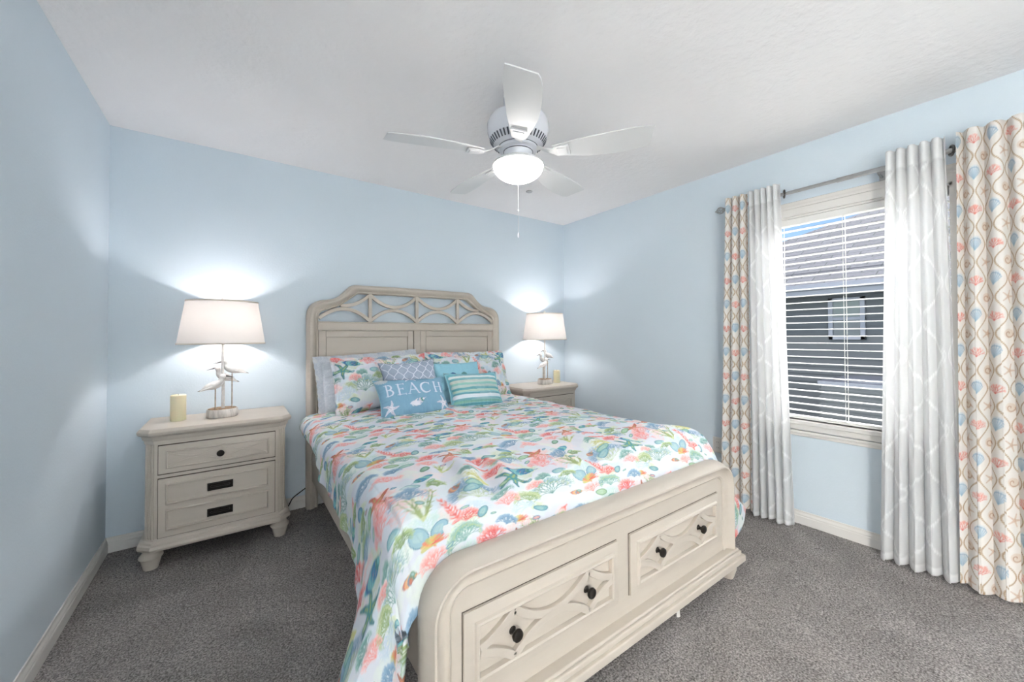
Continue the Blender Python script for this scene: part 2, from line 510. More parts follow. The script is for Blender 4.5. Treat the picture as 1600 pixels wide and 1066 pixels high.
# ------------------------------------------------------------------ bed frame
bed = empty('bed', (1.815, -1.1, 0), 0, 'queen bed with cream painted arched lattice headboard and two-drawer storage footboard', 'bed')
def bp_(mb, name, mat=CREAM, par=None, bevel=0.0, **k):
    o = mb.build(name, mat, bevel=bevel, **k)
    if par is None:
        o.parent = bed; o.matrix_parent_inverse = Matrix.Translation(bed.location).inverted()
    else:
        o.parent = par
        o.matrix_parent_inverse = Matrix.Translation(bed.location).inverted() if par is bed else Matrix.Identity(4)
        if par is not bed:
            # the parts below carry world-space vertices; undo what the parent adds
            o.matrix_parent_inverse = (Matrix.Translation(-bed.location) @ Matrix.Translation(bed.location))
    return o

HC = 1.824
outer = [(0.82, 1.345), (0.819, 1.375), (0.811, 1.414), (0.789, 1.450), (0.748, 1.476), (0.70, 1.487), (0.652, 1.495), (0.612, 1.515), (0.575, 1.547), (0.545, 1.580), (0.52, 1.600), (0.487, 1.609)]
inner = [(0.745, 1.345), (0.744, 1.362), (0.738, 1.382), (0.722, 1.399), (0.70, 1.408), (0.67, 1.416), (0.635, 1.430), (0.59, 1.455), (0.54, 1.490), (0.50, 1.520), (0.478, 1.537), (0.455, 1.543)]
oc, ic = catmull(outer, 4), catmull(inner, 4)
oc = [np.array((0.82, 0.0)), np.array((0.82, 0.7))] + oc + [np.array((x, 1.609 + 0.004 * (1 - (x / 0.487) ** 2))) for x in (0.35, 0.2)]
ic = [np.array((0.745, 0.0)), np.array((0.745, 0.7))] + ic + [np.array((0.35, 1.543)), np.array((0.2, 1.543))]
full_o = [np.array((-p[0], p[1])) for p in oc] + [np.array((0, 1.613))] + [p for p in oc[::-1]]
full_i = [np.array((-p[0], p[1])) for p in ic] + [np.array((0, 1.543))] + [p for p in ic[::-1]]
prof = [(0.0, -0.020), (0.0, -0.058), (0.05, -0.066), (0.13, -0.068), (0.18, -0.060), (0.24, -0.060), (0.32, -0.066), (0.5, -0.080), (0.66, -0.084), (0.74, -0.082),
        (0.78, -0.074), (0.90, -0.070), (0.97, -0.060), (1.0, -0.045), (1.0, -0.020)]
hb = MB()
hb.loft([[(HC + (a + (b - a) * t)[0], y, (a + (b - a) * t)[1]) for t, y in prof] for a, b in zip(full_i, full_o)])
hbo = bp_(hb, 'headboard', ang=50)
c = MB()
c.box(HC - 0.748, HC + 0.748, -0.066, -0.022, 1.270, 1.318)
c.box(HC - 0.748, HC + 0.748, -0.074, -0.022, 1.318, 1.327)
c.box(HC - 0.748, HC + 0.748, -0.070, -0.022, 1.262, 1.270)
bp_(c, 'rail', par=hbo, bevel=0.002)
c = MB()
px = [HC - 0.386, HC - 0.006, HC + 0.374]
px = [HC - 0.380, HC, HC + 0.380]
for x in px:
    c.box(x - 0.0125, x + 0.0125, -0.062, -0.036, 1.32, 1.55)
for k in range(4):
    xa, xb_ = HC - 0.76 + 0.38 * k, HC - 0.38 + 0.38 * k
    lo = arc_pts(xa, xb_, 1.333, 1.424, 22)
    up = arc_pts(xa, xb_, 1.540, 1.449, 22)
    if k == 0:
        up = up[9:]; lo = [p for p in lo if p[0] > HC - 0.75]
    if k == 3:
        up = up[:13]; lo = [p for p in lo if p[0] < HC + 0.75]
    strip_xz(c, lo, 0.025, -0.061, -0.037)
    strip_xz(c, up, 0.025, -0.059, -0.035)
bp_(c, 'lattice', par=hbo, bevel=0.002, ang=50)
c = MB()
c.box(HC - 0.75, HC + 0.75, -0.042, -0.022, 0.30, 1.266)
for s0, s1 in ((-0.742, -0.032), (0.032, 0.742)):
    x0, x1 = HC + s0, HC + s1
    z1 = 1.260; q = 0.046
    c.box(x0, x0 + q, -0.056, -0.040, 0.35, z1).box(x1 - q, x1, -0.056, -0.040, 0.35, z1)
    c.box(x0 + q + 0.0005, x1 - q - 0.0005, -0.056, -0.040, z1 - q, z1)
    c.box(x0 + q + 0.005, x1 - q - 0.005, -0.050, -0.040, 0.35, z1 - q - 0.005)
c.box(HC - 0.027, HC + 0.027, -0.062, -0.040, 0.30, 1.262)
bp_(c, 'panel', par=hbo, bevel=0.002)

# footboard
FC, FY = 1.812, -2.165
fin = [(-0.742, 0.10), (-0.742, 0.46)] + [(-0.742 + 0.055 * (1 - math.cos(a)), 0.46 + 0.055 * math.sin(a)) for a in np.linspace(0.15, PI / 2, 8)]
ip = fin + [(-x, z) for x, z in fin[::-1]]
nrm = [(-1, 0), (-1, 0)] + [(-math.cos(a), math.sin(a)) for a in np.linspace(0.15, PI / 2, 8)]
nr = nrm + [(-x, z) for x, z in nrm[::-1]]
fprof = [(0.0, -2.130), (0.0, -2.172), (0.004, -2.181), (0.010, -2.183), (0.016, -2.177), (0.022, -2.176), (0.032, -2.180), (0.044, -2.190), (0.052, -2.202), (0.057, -2.207),
         (0.063, -2.206), (0.068, -2.196), (0.076, -2.180), (0.081, -2.158), (0.080, -2.135), (0.072, -2.115), (0.05, -2.108), (0.0, -2.110)]
c = MB()
c.loft([[(FC + p[0] + n[0] * d, y, p[1] + n[1] * d) for d, y in fprof] for p, n in zip(ip, nr)])
fbo = bp_(c, 'footboard', ang=50)
c = MB()
ring = [(FC + p[0], p[1]) for p in ip]
c.loft([[(x, y, z) for x, z in ring] for y in (-2.112, -2.150)])
dz0, dz1 = 0.216, 0.448
DX = [(1.104, 1.752), (1.826, 2.498)]
c.loft([[(x, y, z) for x, z in ring] for y in (-2.140, -2.1735)])
bp_(c, 'face_panel', par=fbo, smooth=False)
GAP_SHADE = mat_paint('painted_gap_shade', (0.10, 0.08, 0.06), 0.8)  # dark colour stands in for the shade in the drawer gaps
for x0, x1 in DX:
    bp_(MB().box(x0 - 0.0022, x1 + 0.0022, -2.1745, -2.170, dz0 - 0.0022, dz1 + 0.0022), 'drawer_gap_shade', GAP_SHADE, par=fbo, smooth=False)
c = MB()
for hx, ya_, z0, z1 in ((0.828, -2.212, 0.137, 0.150), (0.836, -2.222, 0.118, 0.139), (0.850, -2.236, 0.088, 0.120)):
    c.box(FC - hx, FC + hx, ya_, -2.10, z0, z1)
bp_(c, 'base_molding', par=fbo, bevel=0.0055, seg=4)
for i, (x0, x1) in enumerate(DX):
    d = MB()
    xm = (x0 + x1) / 2
    d.box(x0, x1, -2.178, -2.168, dz0, dz1)
    rings = []
    for ins, y in ((0.0, -2.180), (0.0005, -2.1825), (0.030, -2.189), (0.034, -2.196), (0.040, -2.198), (0.045, -2.194), (0.048, -2.178)):
        rings.append([(x0 + ins, y, dz0 + ins), (x1 - ins, y, dz0 + ins), (x1 - ins, y, dz1 - ins), (x0 + ins, y, dz1 - ins)])
    d.loft(rings, cap=True)
    dr = bp_(d, 'drawer', par=fbo, ang=25)
    q = 0.046
    a0, a1, b0, b1 = x0 + q, x1 - q, dz0 + q, dz1 - q
    ks = (xm - 0.158, xm + 0.158)
    t = MB()
    zc = (b0 + b1) / 2
    segs = [(ks[0] - 0.316, ks[0]), (ks[0], ks[1]), (ks[1], ks[1] + 0.316)]
    for k, (u0, u1) in enumerate(segs):
        lo = arc_pts(u0, u1, b0 + 0.002, zc - 0.004, 30)
        up = arc_pts(u0, u1, b1 - 0.002, zc + 0.004, 30)
        cl = lambda P: [p for p in P if a0 - 0.002 <= p[0] <= a1 + 0.002]
        strip_xz(t, cl(lo), 0.024, -2.1950, -2.177)
        strip_xz(t, cl(up), 0.024, -2.1947, -2.177)
    bp_(t, 'lattice_molding', par=dr, bevel=0.0015, ang=50)
    for kx in ks:
        kb = MB()
        pr_ = [(0.0, 0), (0.012, 0.0), (0.0125, 0.002), (0.008, 0.006), (0.0065, 0.012), (0.008, 0.016), (0.0165, 0.020), (0.0185, 0.024), (0.017, 0.029), (0.010, 0.0325), (0.0, 0.033)]
        rings = [[(kx + r * math.cos(2 * PI * j / 24), -2.178 - z * 1.15, zc + r * math.sin(2 * PI * j / 24)) for j in range(24)] for r, z in pr_[1:-1]]
        kb.loft(rings)
        k_ = bp_(kb, 'knob', BRONZE, par=dr)
        k_['label'] = 'dark bronze knob'
def foot_prof(h, r=0.036):
    return [(r * 0.80, h), (r * 0.80, h * 0.93), (r * 1.05, h * 0.90), (r * 1.12, h * 0.82), (r * 1.0, h * 0.74), (r * 0.84, h * 0.68), (r * 0.95, h * 0.62), (r * 0.99, h * 0.5), (r * 0.62, 0.004), (r * 0.58, 0.0)]
for x, y in ((FC - 0.795, -2.175), (FC + 0.795, -2.175), (FC - 0.79, -0.05), (FC + 0.80, -0.05)):
    if y < -1:
        wob = lambda j, n, z: (1 - 0.05 * (j % 3 == 0)) if z < 0.05 else 1
        bp_(MB().lathe(foot_prof(0.095, 0.038), (x, y, 0), 30, wob=wob), 'leg')
for sx in (-1, 1):
    xr = HC + sx * 0.775
    bp_(MB().box(xr - 0.012, xr + 0.012, -2.115, -0.06, 0.200, 0.40), 'side_rail', bevel=0.003)
for x in (HC - 0.55, HC + 0.55):
    bp_(MB().box(x - 0.03, x + 0.03, -0.62, -0.56, 0, 0.38), 'support_leg', bevel=0.003)
bp_(MB().box(HC - 0.763, HC + 0.763, -2.10, -0.06, 0.36, 0.385), 'slat_deck')

mt = MB().box(1.075, 2.56, -2.085, -0.10, 0.39, 0.655).build('mattress', mat_paint('white_mattress_ticking', (0.7, 0.7, 0.7), 0.8), bevel=0.04, seg=4)
tag(mt, 'white mattress lying in the cream bed frame under the coral print comforter', 'mattress')
tg = MB().box(0, 0.03, -0.001, 0.001, -0.045, 0).build('paper_tag', WHITEP)
tg.location = (2.095, -2.205, 0.088)
tg.rotation_euler = (math.radians(-14), math.radians(24), 0.1)
tag(tg, 'small white paper tag peeking out below the footboard base', 'tag')

# ------------------------------------------------------------------ nightstands
def make_nightstand():
    root = empty('nightstand', (0, 0, 0))
    c = MB()
    # carcass with chamfered front corners
    c.loft([oct_ring(0.318, -0.390, -0.012, 0.040, z) for z in (0.140, 0.672)])
    body = c.build('body', CREAM, root, smooth=False)
    # fluted corner posts
    for s in (-1, 1):
        p = MB()
        for t in (0.2, 0.5, 0.8):
            x, y = s * (0.318 - 0.040 + 0.040 * t), -0.390 + 0.040 * t
            p.tube([(x, y - 0.0005, 0.16), (x, y - 0.0005, 0.655)], 0.0052, 8)
        p.build('corner_fluting', CREAM, root)
    t = MB()
    t.loft([oct_ring(h, -f, -0.008, ch, z) for h, f, ch, z in ((0.322, 0.394, 0.042, 0.655), (0.324, 0.396, 0.042, 0.672), (0.330, 0.402, 0.044, 0.680), (0.333, 0.407, 0.045, 0.696),
        (0.345, 0.420, 0.050, 0.705), (0.349, 0.424, 0.052, 0.712), (0.350, 0.425, 0.052, 0.722), (0.345, 0.420, 0.050, 0.731), (0.340, 0.415, 0.049, 0.737))])
    t.build('top', CREAM, root, ang=28)
    b = MB()
    b.loft([oct_ring(h, -f, -0.008, ch, z) for h, f, ch, z in ((0.330, 0.400, 0.052, 0.098), (0.344, 0.416, 0.056, 0.106), (0.348, 0.421, 0.058, 0.118), (0.345, 0.418, 0.056, 0.132), (0.337, 0.408, 0.050, 0.137), (0.335, 0.406, 0.050, 0.146), (0.324, 0.396, 0.042, 0.153), (0.322, 0.394, 0.042, 0.160))])
    b.build('base_molding', CREAM, root, ang=28)
    for s in (-1, 1):
        for y in (-0.350, -0.065):
            MB().lathe([(0.034, 0.104), (0.036, 0.088), (0.042, 0.078), (0.049, 0.070), (0.050, 0.062), (0.044, 0.056), (0.042, 0.050), (0.030, 0.0)], (s * 0.292, y, 0), 28).build('leg', CREAM, root)
    # drawers, each edged by a dark strip that paints in the gap's shade
    def drawer(z0, z1, panels):
        d = MB()
        d.box(-0.262, 0.262, -0.3885, -0.36, z0, z1)
        g = MB()
        d2 = MB().box(-0.262, 0.262, -0.398, -0.380, z0 + 0.002, z1 - 0.002)
        o = d2.build('drawer', CREAM, root, bevel=0.0025)
        for a, b_ in panels:
            m = MB()
            x0, x1 = -0.232, 0.232
            bw, y0 = 0.011, -0.4055
            # raised bead frame
            prof_ = [(0, -0.397), (0.001, -0.4045), (0.004, -0.4075), (0.007, -0.4075), (0.010, -0.403), (0.011, -0.397)]
            m.loft([[(x0 + i, y, a + i), (x1 - i, y, a + i), (x1 - i, y, b_ - i), (x0 + i, y, b_ - i)] for i, y in prof_], cap=False)
            m.build('bead_frame', CREAM, o, ang=50)
        return o
    MBr = MB()
    for z0, z1 in ((0.493, 0.647), (0.160, 0.472)):
        MBr.box(-0.2645, 0.2645, -0.3915, -0.385, z0 - 0.0025, z1 + 0.0025)
    MBr.build('drawer_gap_shade', GAP_SHADE, root)
    d1 = drawer(0.494, 0.646, [(0.520, 0.615)])
    m = MB()
    zc, z0, z1 = 0.5675, 0.531, 0.604
    for u0, u1 in ((-0.221, 0.0), (0.0, 0.221)):
        strip_xz(m, arc_pts(u0, u1, z0, zc - 0.006, 20), 0.007, -0.4040, -0.397)
        strip_xz(m, arc_pts(u0, u1, z1, zc + 0.006, 20), 0.007, -0.4038, -0.397)
    m.build('lattice_molding', CREAM, d1, bevel=0.001, ang=50)
    kb = MB()
    pr_ = [(0.012, 0.0), (0.008, 0.006), (0.0065, 0.012), (0.0165, 0.018), (0.0180, 0.022), (0.0165, 0.027), (0.009, 0.030)]
    kb.loft([[(r * math.cos(2 * PI * j / 24), -0.398 - z, zc + r * math.sin(2 * PI * j / 24)) for j in range(24)] for r, z in pr_])
    k = kb.build('knob', BRONZE, d1); k['label'] = 'dark bronze knob'
    d2 = drawer(0.161, 0.471, [(0.331, 0.443), (0.197, 0.305)])
    for z in (0.385, 0.243):
        h = MB()
        h.box(-0.058, 0.058, -0.401, -0.397, z - 0.021, z + 0.021)
        # cup with a bail lying in it
        h.loft([[(-0.058 + i, y, z - 0.021 + i), (0.058 - i, y, z - 0.021 + i), (0.058 - i, y, z + 0.021 - i), (-0.058 + i, y, z + 0.021 - i)] for i, y in ((0, -0.401), (0.001, -0.4045), (0.004, -0.4045), (0.0055, -0.4015))], cap=False)
        h.tube([(-0.042, -0.402, z + 0.004), (-0.040, -0.409, z + 0.002), (0.040, -0.409, z + 0.002), (0.042, -0.402, z + 0.004)], 0.005, 10)
        hh = h.build('handle', BRONZE, d2, ang=40); hh['label'] = 'dark bronze recessed bail handle'
    return root
nsl = make_nightstand()
nsl.location = (0.528, 0, 0)
tag(nsl, 'cream three-panel nightstand left of the bed, fully visible beside the left wall', 'nightstand', 'matching cream nightstands')
nsr = copy_tree(nsl)
nsr.location = (3.035, 0, 0)
tag(nsr, 'cream nightstand in the room corner, mostly hidden behind the bed', 'nightstand', 'matching cream nightstands')

# ------------------------------------------------------------------ bird table lamps
def mat_shade():
    m, nt, b, L = newmat('white_linen_lamp_shade')
    nt.nodes.remove(b)
    n = nt.nodes.new('ShaderNodeTexNoise'); n.inputs['Scale'].default_value = 300
    d = nt.nodes.new('ShaderNodeBsdfDiffuse'); t = nt.nodes.new('ShaderNodeBsdfTranslucent')
    d.inputs[0].default_value = (0.80, 0.79, 0.77, 1); t.inputs[0].default_value = (0.90, 0.78, 0.70, 1)
    mx = nt.nodes.new('ShaderNodeMixShader'); mx.inputs[0].default_value = 0.11
    L.new(d.outputs[0], mx.inputs[1]); L.new(t.outputs[0], mx.inputs[2])
    L.new(mx.outputs[0], nt.nodes['Material Output'].inputs['Surface'])
    return m
SHADE = mat_shade()
HEM = mat_paint('shade_binding', (0.72, 0.66, 0.58), 0.8)
BIRDW = mat_paint('distressed_white_resin', (0.74, 0.72, 0.70), 0.6, 0.14, 40, 0.2, 80)
BEAK = mat_paint('grey_beak_paint', (0.10, 0.09, 0.085), 0.5, 0.2)
LEGM = mat_paint('weathered_leg_paint', (0.42, 0.34, 0.26), 0.6, 0.3, 40)
PILING = mat_paint('whitewashed_carved_base', (0.70, 0.66, 0.62), 0.7, 0.22, 14, 0.5, 60, stretch=(3, 3, 0.5))
ROPE = mat_paint('tan_weathered_top', (0.42, 0.29, 0.19), 0.8, 0.4, 60, 0.4, 90)
BULB = bpy.data.materials.new('lit_bulb')
BULB.use_nodes = True
_b = BULB.node_tree.nodes['Principled BSDF']
_b.inputs['Base Color'].default_value = (0.9, 0.9, 0.9, 1)
_b.inputs['Emission Color'].default_value = (1, 0.93, 0.86, 1)
_b.inputs['Emission Strength'].default_value = 12

def make_lamp():
    root = empty('table_lamp')
    b = MB()
    fl_ = lambda j, n, z: 1 - 0.035 * (j % 4 == 0) - 0.015 * ((j * 7) % 5 == 0)
    b.lathe([(0.074, 0.0), (0.077, 0.003), (0.0785, 0.025), (0.077, 0.045), (0.073, 0.049), (0.0, 0.046)], n=56, sy=0.84, wob=fl_)
    b.build('base', PILING, root, ang=60)
    t = MB().lathe([(0.070, 0.044), (0.068, 0.052), (0.050, 0.049), (0.030, 0.054), (0.012, 0.050)], n=40, sy=0.84, wob=lambda j, n, z: 1 + 0.03 * math.sin(j * 2.3))
    t.build('base_top', ROPE, root)
    s = MB().tube([(0.002, 0.004, 0.045), (0.003, 0.004, 0.20), (0.0, 0, 0.30), (0, 0, 0.47)], [0.0085, 0.008, 0.0072, 0.0072], 14)
    s.build('stem', BIRDW, root)
    st = MB().lathe([(0.010, 0.44), (0.016, 0.45), (0.017, 0.50), (0.012, 0.505)], n=20)
    st.build('socket', BIRDW, root)
    bb = MB().lathe([(0.010, 0.50), (0.014, 0.515), (0.026, 0.54), (0.029, 0.56), (0.022, 0.58), (0.006, 0.59)], n=20)
    bb.build('bulb', BULB, root)
    hp = MB()
    hp.tube([(-0.016, 0, 0.49), (-0.05, 0, 0.54), (-0.05, 0, 0.62), (0, 0, 0.69), (0.05, 0, 0.62), (0.05, 0, 0.54), (0.016, 0, 0.49)], 0.0016, 6)
    for a in range(3):
        hp.tube([(0, 0, 0.688), (0.173 * math.cos(a * 2.094), 0.173 * math.sin(a * 2.094), 0.688)], 0.0014, 6)
    hp.lathe([(0.005, 0.688), (0.005, 0.70), (0.0085, 0.708), (0.009, 0.716), (0.004, 0.722)], n=14)
    hp.build('finial', BIRDW, root)
    sh = MB()
    n = 72
    ring = lambda r, z: [(r * math.cos(2 * PI * j / n), r * math.sin(2 * PI * j / n), z) for j in range(n)]
    sh.loft([ring(0.216, 0.442), ring(0.178, 0.692)], cap=False)
    so = sh.build('lamp_shade', SHADE, root)
    for r, z in ((0.216, 0.442), (0.178, 0.692)):
        hm = MB()
        hm.loft([ring(r + 0.0014, z - 0.0045), ring(r + 0.0022, z), ring(r + 0.0014, z + 0.0045), ring(r - 0.0014, z + 0.0045), ring(r - 0.0014, z - 0.0045), ring(r + 0.0014, z - 0.0045)], cap=False)
        hm.build('binding', HEM, so)
    # shorebirds: spine chains give the body outline
    def bird(x, y, z, face, tilt, head_h=0.036, s=1.0, beak=0.030, legs=((0.0, 0),)):
        f = face
        P = [(-0.066, -0.004), (-0.050, 0.000), (-0.030, 0.004), (-0.008, 0.004), (0.012, 0.006), (0.026, 0.014), (0.034, head_h * 0.72), (0.040, head_h), (0.050, head_h + 0.001), (0.056, head_h - 0.001)]
        rr = [0.002, 0.008, 0.016, 0.0205, 0.019, 0.0150, 0.0115, 0.0142, 0.0115, 0.005]
        ct, st_ = math.cos(tilt), math.sin(tilt)
        q = [(x + f * s * (a * ct - b * st_), y, z + s * (a * st_ + b * ct)) for a, b in P]
        rings = []
        m = MB()
        m.tube(catv(q, 3), catr(rr, 3, s), 14)
        o = m.build('bird', BIRDW, root, ang=80)
        hx, _, hz = q[-1]
        bk = MB().tube([(hx - f * 0.003, y, hz + 0.001), (hx + f * 0.012, y, hz - 0.003), (hx + f * beak, y, hz - 0.010)], [0.0048, 0.0035, 0.0008], 10)
        bk.build('beak', BEAK, o)
        tl = MB().tube([q[0], (q[0][0] - f * 0.012, y, q[0][2] - 0.004)], [0.0035, 0.0010], 8)
        wg = MB()
        for sd in (-1, 1):
            a = [(x + f * s * (a_ * ct - b_ * st_), y + sd * 0.0175 * k, z + s * (a_ * st_ + b_ * ct)) for a_, b_, k in ((0.010, 0.006, 0.9), (-0.015, 0.0, 1.0), (-0.040, -0.003, 0.8), (-0.072, -0.006, 0.25))]
            wg.tube(a, [0.004, 0.0075, 0.006, 0.0015], 8)
        wg.build('wing', BIRDW, o)
        for sd in (-1, 1):
            eye = MB()
            eye.lathe([(0.0005, -0.0016), (0.0018, 0), (0.0005, 0.0016)], (q[-3][0] + f * 0.004, y + sd * 0.0115 * s, q[-3][2] + 0.003), 8)
            eye.build('eye', BEAK, o)
        lg = MB()
        for dx, dy in legs:
            lg.tube([(x + dx, y + dy, 0.048), (x + dx, y + dy, z - 0.010)], 0.0030, 8)
        lg.build('leg', LEGM, o)
        tl.build('tail', BEAK, o)
    def catv(P, k): return [tuple(p) for p in catmull(P, k)]
    def catr(r, k, s): return [max(0.001, float(p[0]) * s) for p in catmull([(a,) for a in r], k)]
    bird(0.046, 0.012, 0.277, -1, math.radians(12), 0.036, 1.14, 0.038)
    bird(0.004, 0.034, 0.232, -1, math.radians(18), 0.040, 1.08, 0.038)
    bird(-0.034, -0.024, 0.190, 1, math.radians(16), 0.036, 1.14, 0.040)
    # power cord tail
    return root
ll = make_lamp()
ll.location = (0.531, -0.205, 0.737)
tag(ll, 'lit white drum-shade table lamp with three carved shorebirds on the left nightstand', 'lamp', 'shorebird table lamps')
lr = copy_tree(ll)
lr.location = (3.085, -0.215, 0.737)
tag(lr, 'lit white drum-shade shorebird lamp on the corner nightstand right of the bed', 'lamp', 'shorebird table lamps')
for o in (ll, lr):
    p = lamp('lamp_bulb_light', 'POINT', (o.location.x, o.location.y, o.location.z + 0.565), 11.5, (1.0, 0.94, 0.95), shadow_soft_size=0.035)

# candles
WAX = mat_paint('ivory_wax', (0.78, 0.72, 0.50), 0.45, 0.03, 8)
WAX.node_tree.nodes['Principled BSDF'].inputs['Subsurface Weight'].default_value = 0.15
def candle(loc, h, r, label):
    root = empty('pillar_candle', loc, 0, label, 'candle', 'ivory pillar candles')
    MB().lathe([(r - 0.002, 0), (r, 0.003), (r, h - 0.004), (r - 0.003, h), (r - 0.008, h - 0.0015), (r * 0.5, h - 0.004), (0.0, h - 0.0045)], n=40).build('wax', WAX, root)
    MB().tube([(0, 0, h - 0.006), (0.001, 0, h + 0.006)], 0.0012, 6).build('wick', BEAK, root)
candle((0.326, -0.19, 0.737), 0.148, 0.036, 'ivory pillar candle beside the lamp on the left nightstand')
candle((3.255, -0.20, 0.737), 0.125, 0.034, 'ivory pillar candle behind the bed on the corner nightstand')

# power cord by the bed leg
cdm = mat_paint('black_rubber', (0.01, 0.01, 0.01), 0.5)
c = MB().tube([tuple(p) for p in catmull([(0.80, -0.006, 0.05), (0.86, -0.02, 0.035), (0.895, -0.024, 0.035), (0.925, -0.022, 0.085), (0.98, -0.012, 0.118), (1.04, -0.012, 0.155), (1.08, -0.012, 0.19)], 5)], 0.0038, 8)
o = c.build('power_cord', cdm)
tag(o, 'black power cord running along the back wall between nightstand and headboard', 'cord')
# outlet on the right wall
op = empty('wall_outlet', (RW, -1.665, 0.385), 0, 'white wall outlet between the bed and the printed curtain', 'outlet')
MB().box(-0.006, -0.0005, -0.037, 0.037, -0.058, 0.058).build('cover_plate', WHITEP, op, bevel=0.003)
for z in (-0.020, 0.020):
    r_ = MB().box(-0.0075, -0.005, -0.014, 0.014, z - 0.013, z + 0.013).build('socket', WHITEP, op, bevel=0.002)
    for y in (-0.006, 0.006):
        MB().box(-0.0079, -0.0070, y - 0.001, y + 0.001, z - 0.003, z + 0.005).build('slot', DARK, r_)

# ------------------------------------------------------------------ ceiling fan
fan = empty('ceiling_fan', (1.772, -1.55, RH), 0, 'white five-blade hugger ceiling fan with a lit frosted bowl light', 'ceiling fan')
D = -RH
MB().lathe([(0.074, 2.4395 + D), (0.074, 2.395 + D), (0.066, 2.375 + D), (0.060, 2.33 + D)], n=40).build('canopy', FANM, fan)
mh = MB().lathe([(0.060, 2.345 + D), (0.120, 2.340 + D), (0.150, 2.325 + D), (0.160, 2.300 + D), (0.158, 2.262 + D), (0.146, 2.225 + D), (0.128, 2.200 + D), (0.10, 2.188 + D), (0.096, 2.184 + D)], n=64)
mh.build('motor_housing', FANM, fan, ang=40)
v = MB()
for k in range(44):
    a = 2 * PI * k / 44
    pa, pb = (0.1465, 2.224 + D), (0.128, 2.1985 + D)
    ca, sa = math.cos(a), math.sin(a)
    tx, ty = -sa * 0.0042, ca * 0.0042
    v.add([(pa[0] * ca + tx, pa[0] * sa + ty, pa[1] - 0.001), (pa[0] * ca - tx, pa[0] * sa - ty, pa[1] - 0.001), (pb[0] * ca - tx * .8, pb[0] * sa - ty * .8, pb[1] - 0.001), (pb[0] * ca + tx * .8, pb[0] * sa + ty * .8, pb[1] - 0.001),
           (pa[0] * ca * 1.001 + tx, pa[0] * sa * 1.001 + ty, pa[1] - 0.003), (pa[0] * ca * 1.001 - tx, pa[0] * sa * 1.001 - ty, pa[1] - 0.003), (pb[0] * ca * 1.002 - tx * .8, pb[0] * sa * 1.002 - ty * .8, pb[1] - 0.004), (pb[0] * ca * 1.002 + tx * .8, pb[0] * sa * 1.002 + ty * .8, pb[1] - 0.004)],
          [(0, 1, 2, 3), (4, 5, 6, 7), (0, 4, 7, 3), (1, 5, 6, 2), (0, 1, 5, 4), (3, 2, 6, 7)])
v.build('vent_slots', DARK, fan, smooth=False)
fw = MB().lathe([(0.10, 2.190 + D), (0.102, 2.176 + D), (0.098, 2.170 + D), (0.076, 2.168 + D), (0.074, 2.150 + D), (0.070, 2.145 + D), (0.070, 2.120 + D)], n=48)
fw.build('switch_housing', FANM, fan, ang=40)
v = MB()
for r, z in ((0.1025, 2.183), (0.0765, 2.160)):
    v.lathe([(r, z + 0.0015 + D), (r + 0.0008, z + D), (r, z - 0.0015 + D)], n=48)
v.build('seam_band', DARK, fan)
MB().lathe([(0.070, 2.128 + D), (0.095, 2.118 + D), (0.124, 2.104 + D), (0.132, 2.096 + D), (0.132, 2.088 + D), (0.126, 2.086 + D), (0.05, 2.095 + D)], n=64).build('fitter_plate', FANW, fan, ang=40)
BOWL = bpy.data.materials.new('frosted_lit_glass'); BOWL.use_nodes = True
_b = BOWL.node_tree.nodes['Principled BSDF']
_b.inputs['Base Color'].default_value = (0.9, 0.9, 0.9, 1); _b.inputs['Roughness'].default_value = 0.3
_b.inputs['Emission Color'].default_value = (1, 0.965, 0.93, 1); _b.inputs['Emission Strength'].default_value = 11.0
prof_ = [(0.129 * math.cos(a), 2.090 + D - 0.080 * math.sin(a)) for a in np.linspace(0, 1.5, 14)]
MB().lathe(prof_, n=64).build('light_bowl', BOWL, fan)
# pull chain
ch = MB()
cx_, cy_ = -0.010, -0.012
zz = 2.004
while zz > 1.735:
    ch.lathe([(0.0004, 0.0019), (0.0015, 0.0008), (0.0015, -0.0008), (0.0004, -0.0019)], (cx_, cy_, zz + D), 8)
    zz -= 0.0042
pc = ch.build('pull_chain', FANW, fan)
MB().lathe([(0.002, 0.018), (0.005, 0.010), (0.0065, 0.0), (0.005, -0.007), (0.001, -0.010)], (cx_, cy_, 1.725 + D), 14).build('pull_knob', FANM, pc)
MB().lathe([(0.0015, 0.006), (0.0035, 0.003), (0.0035, -0.003), (0.0015, -0.006)], (cx_, cy_, 1.855 + D), 10).build('chain_coupling', FANW, pc)
# blades
BL, BZ = 0.66, 2.146 + D
us = np.linspace(0, 1, 40)
def halfw(u):
    e = np.interp(u, [0, 0.12, 0.35, 0.6, 0.8, 0.93, 1.0], [0.036, 0.048, 0.068, 0.077, 0.076, 0.069, 0.060])
    return e
def make_blade():
    m = MB()
    rings = []
    r0 = 0.185
    for u in us:
        r = r0 + (BL - r0) * u
        hw = halfw(u)
        sk = 0.012 * math.sin(u * PI)          # slight sweep
        a, b_ = -hw + sk, hw + sk
        ends = 0.018 * max(0, (u - 0.9) / 0.1)
        pts = []
        for t in np.linspace(-1, 1, 9):
            y = (a + b_) / 2 + (b_ - a) / 2 * t
            rx = r - ends * (t + 1) / 2 * 1.0
            pts.append((rx, y))
        top = [(x, y, 0.003) for x, y in pts]
        bot = [(x, y, -0.003) for x, y in pts[::-1]]
        rings.append(top + bot)
    m.loft(rings)
    o = m.build('blade', FANW, None, bevel=0.0015, ang=40)
    return o
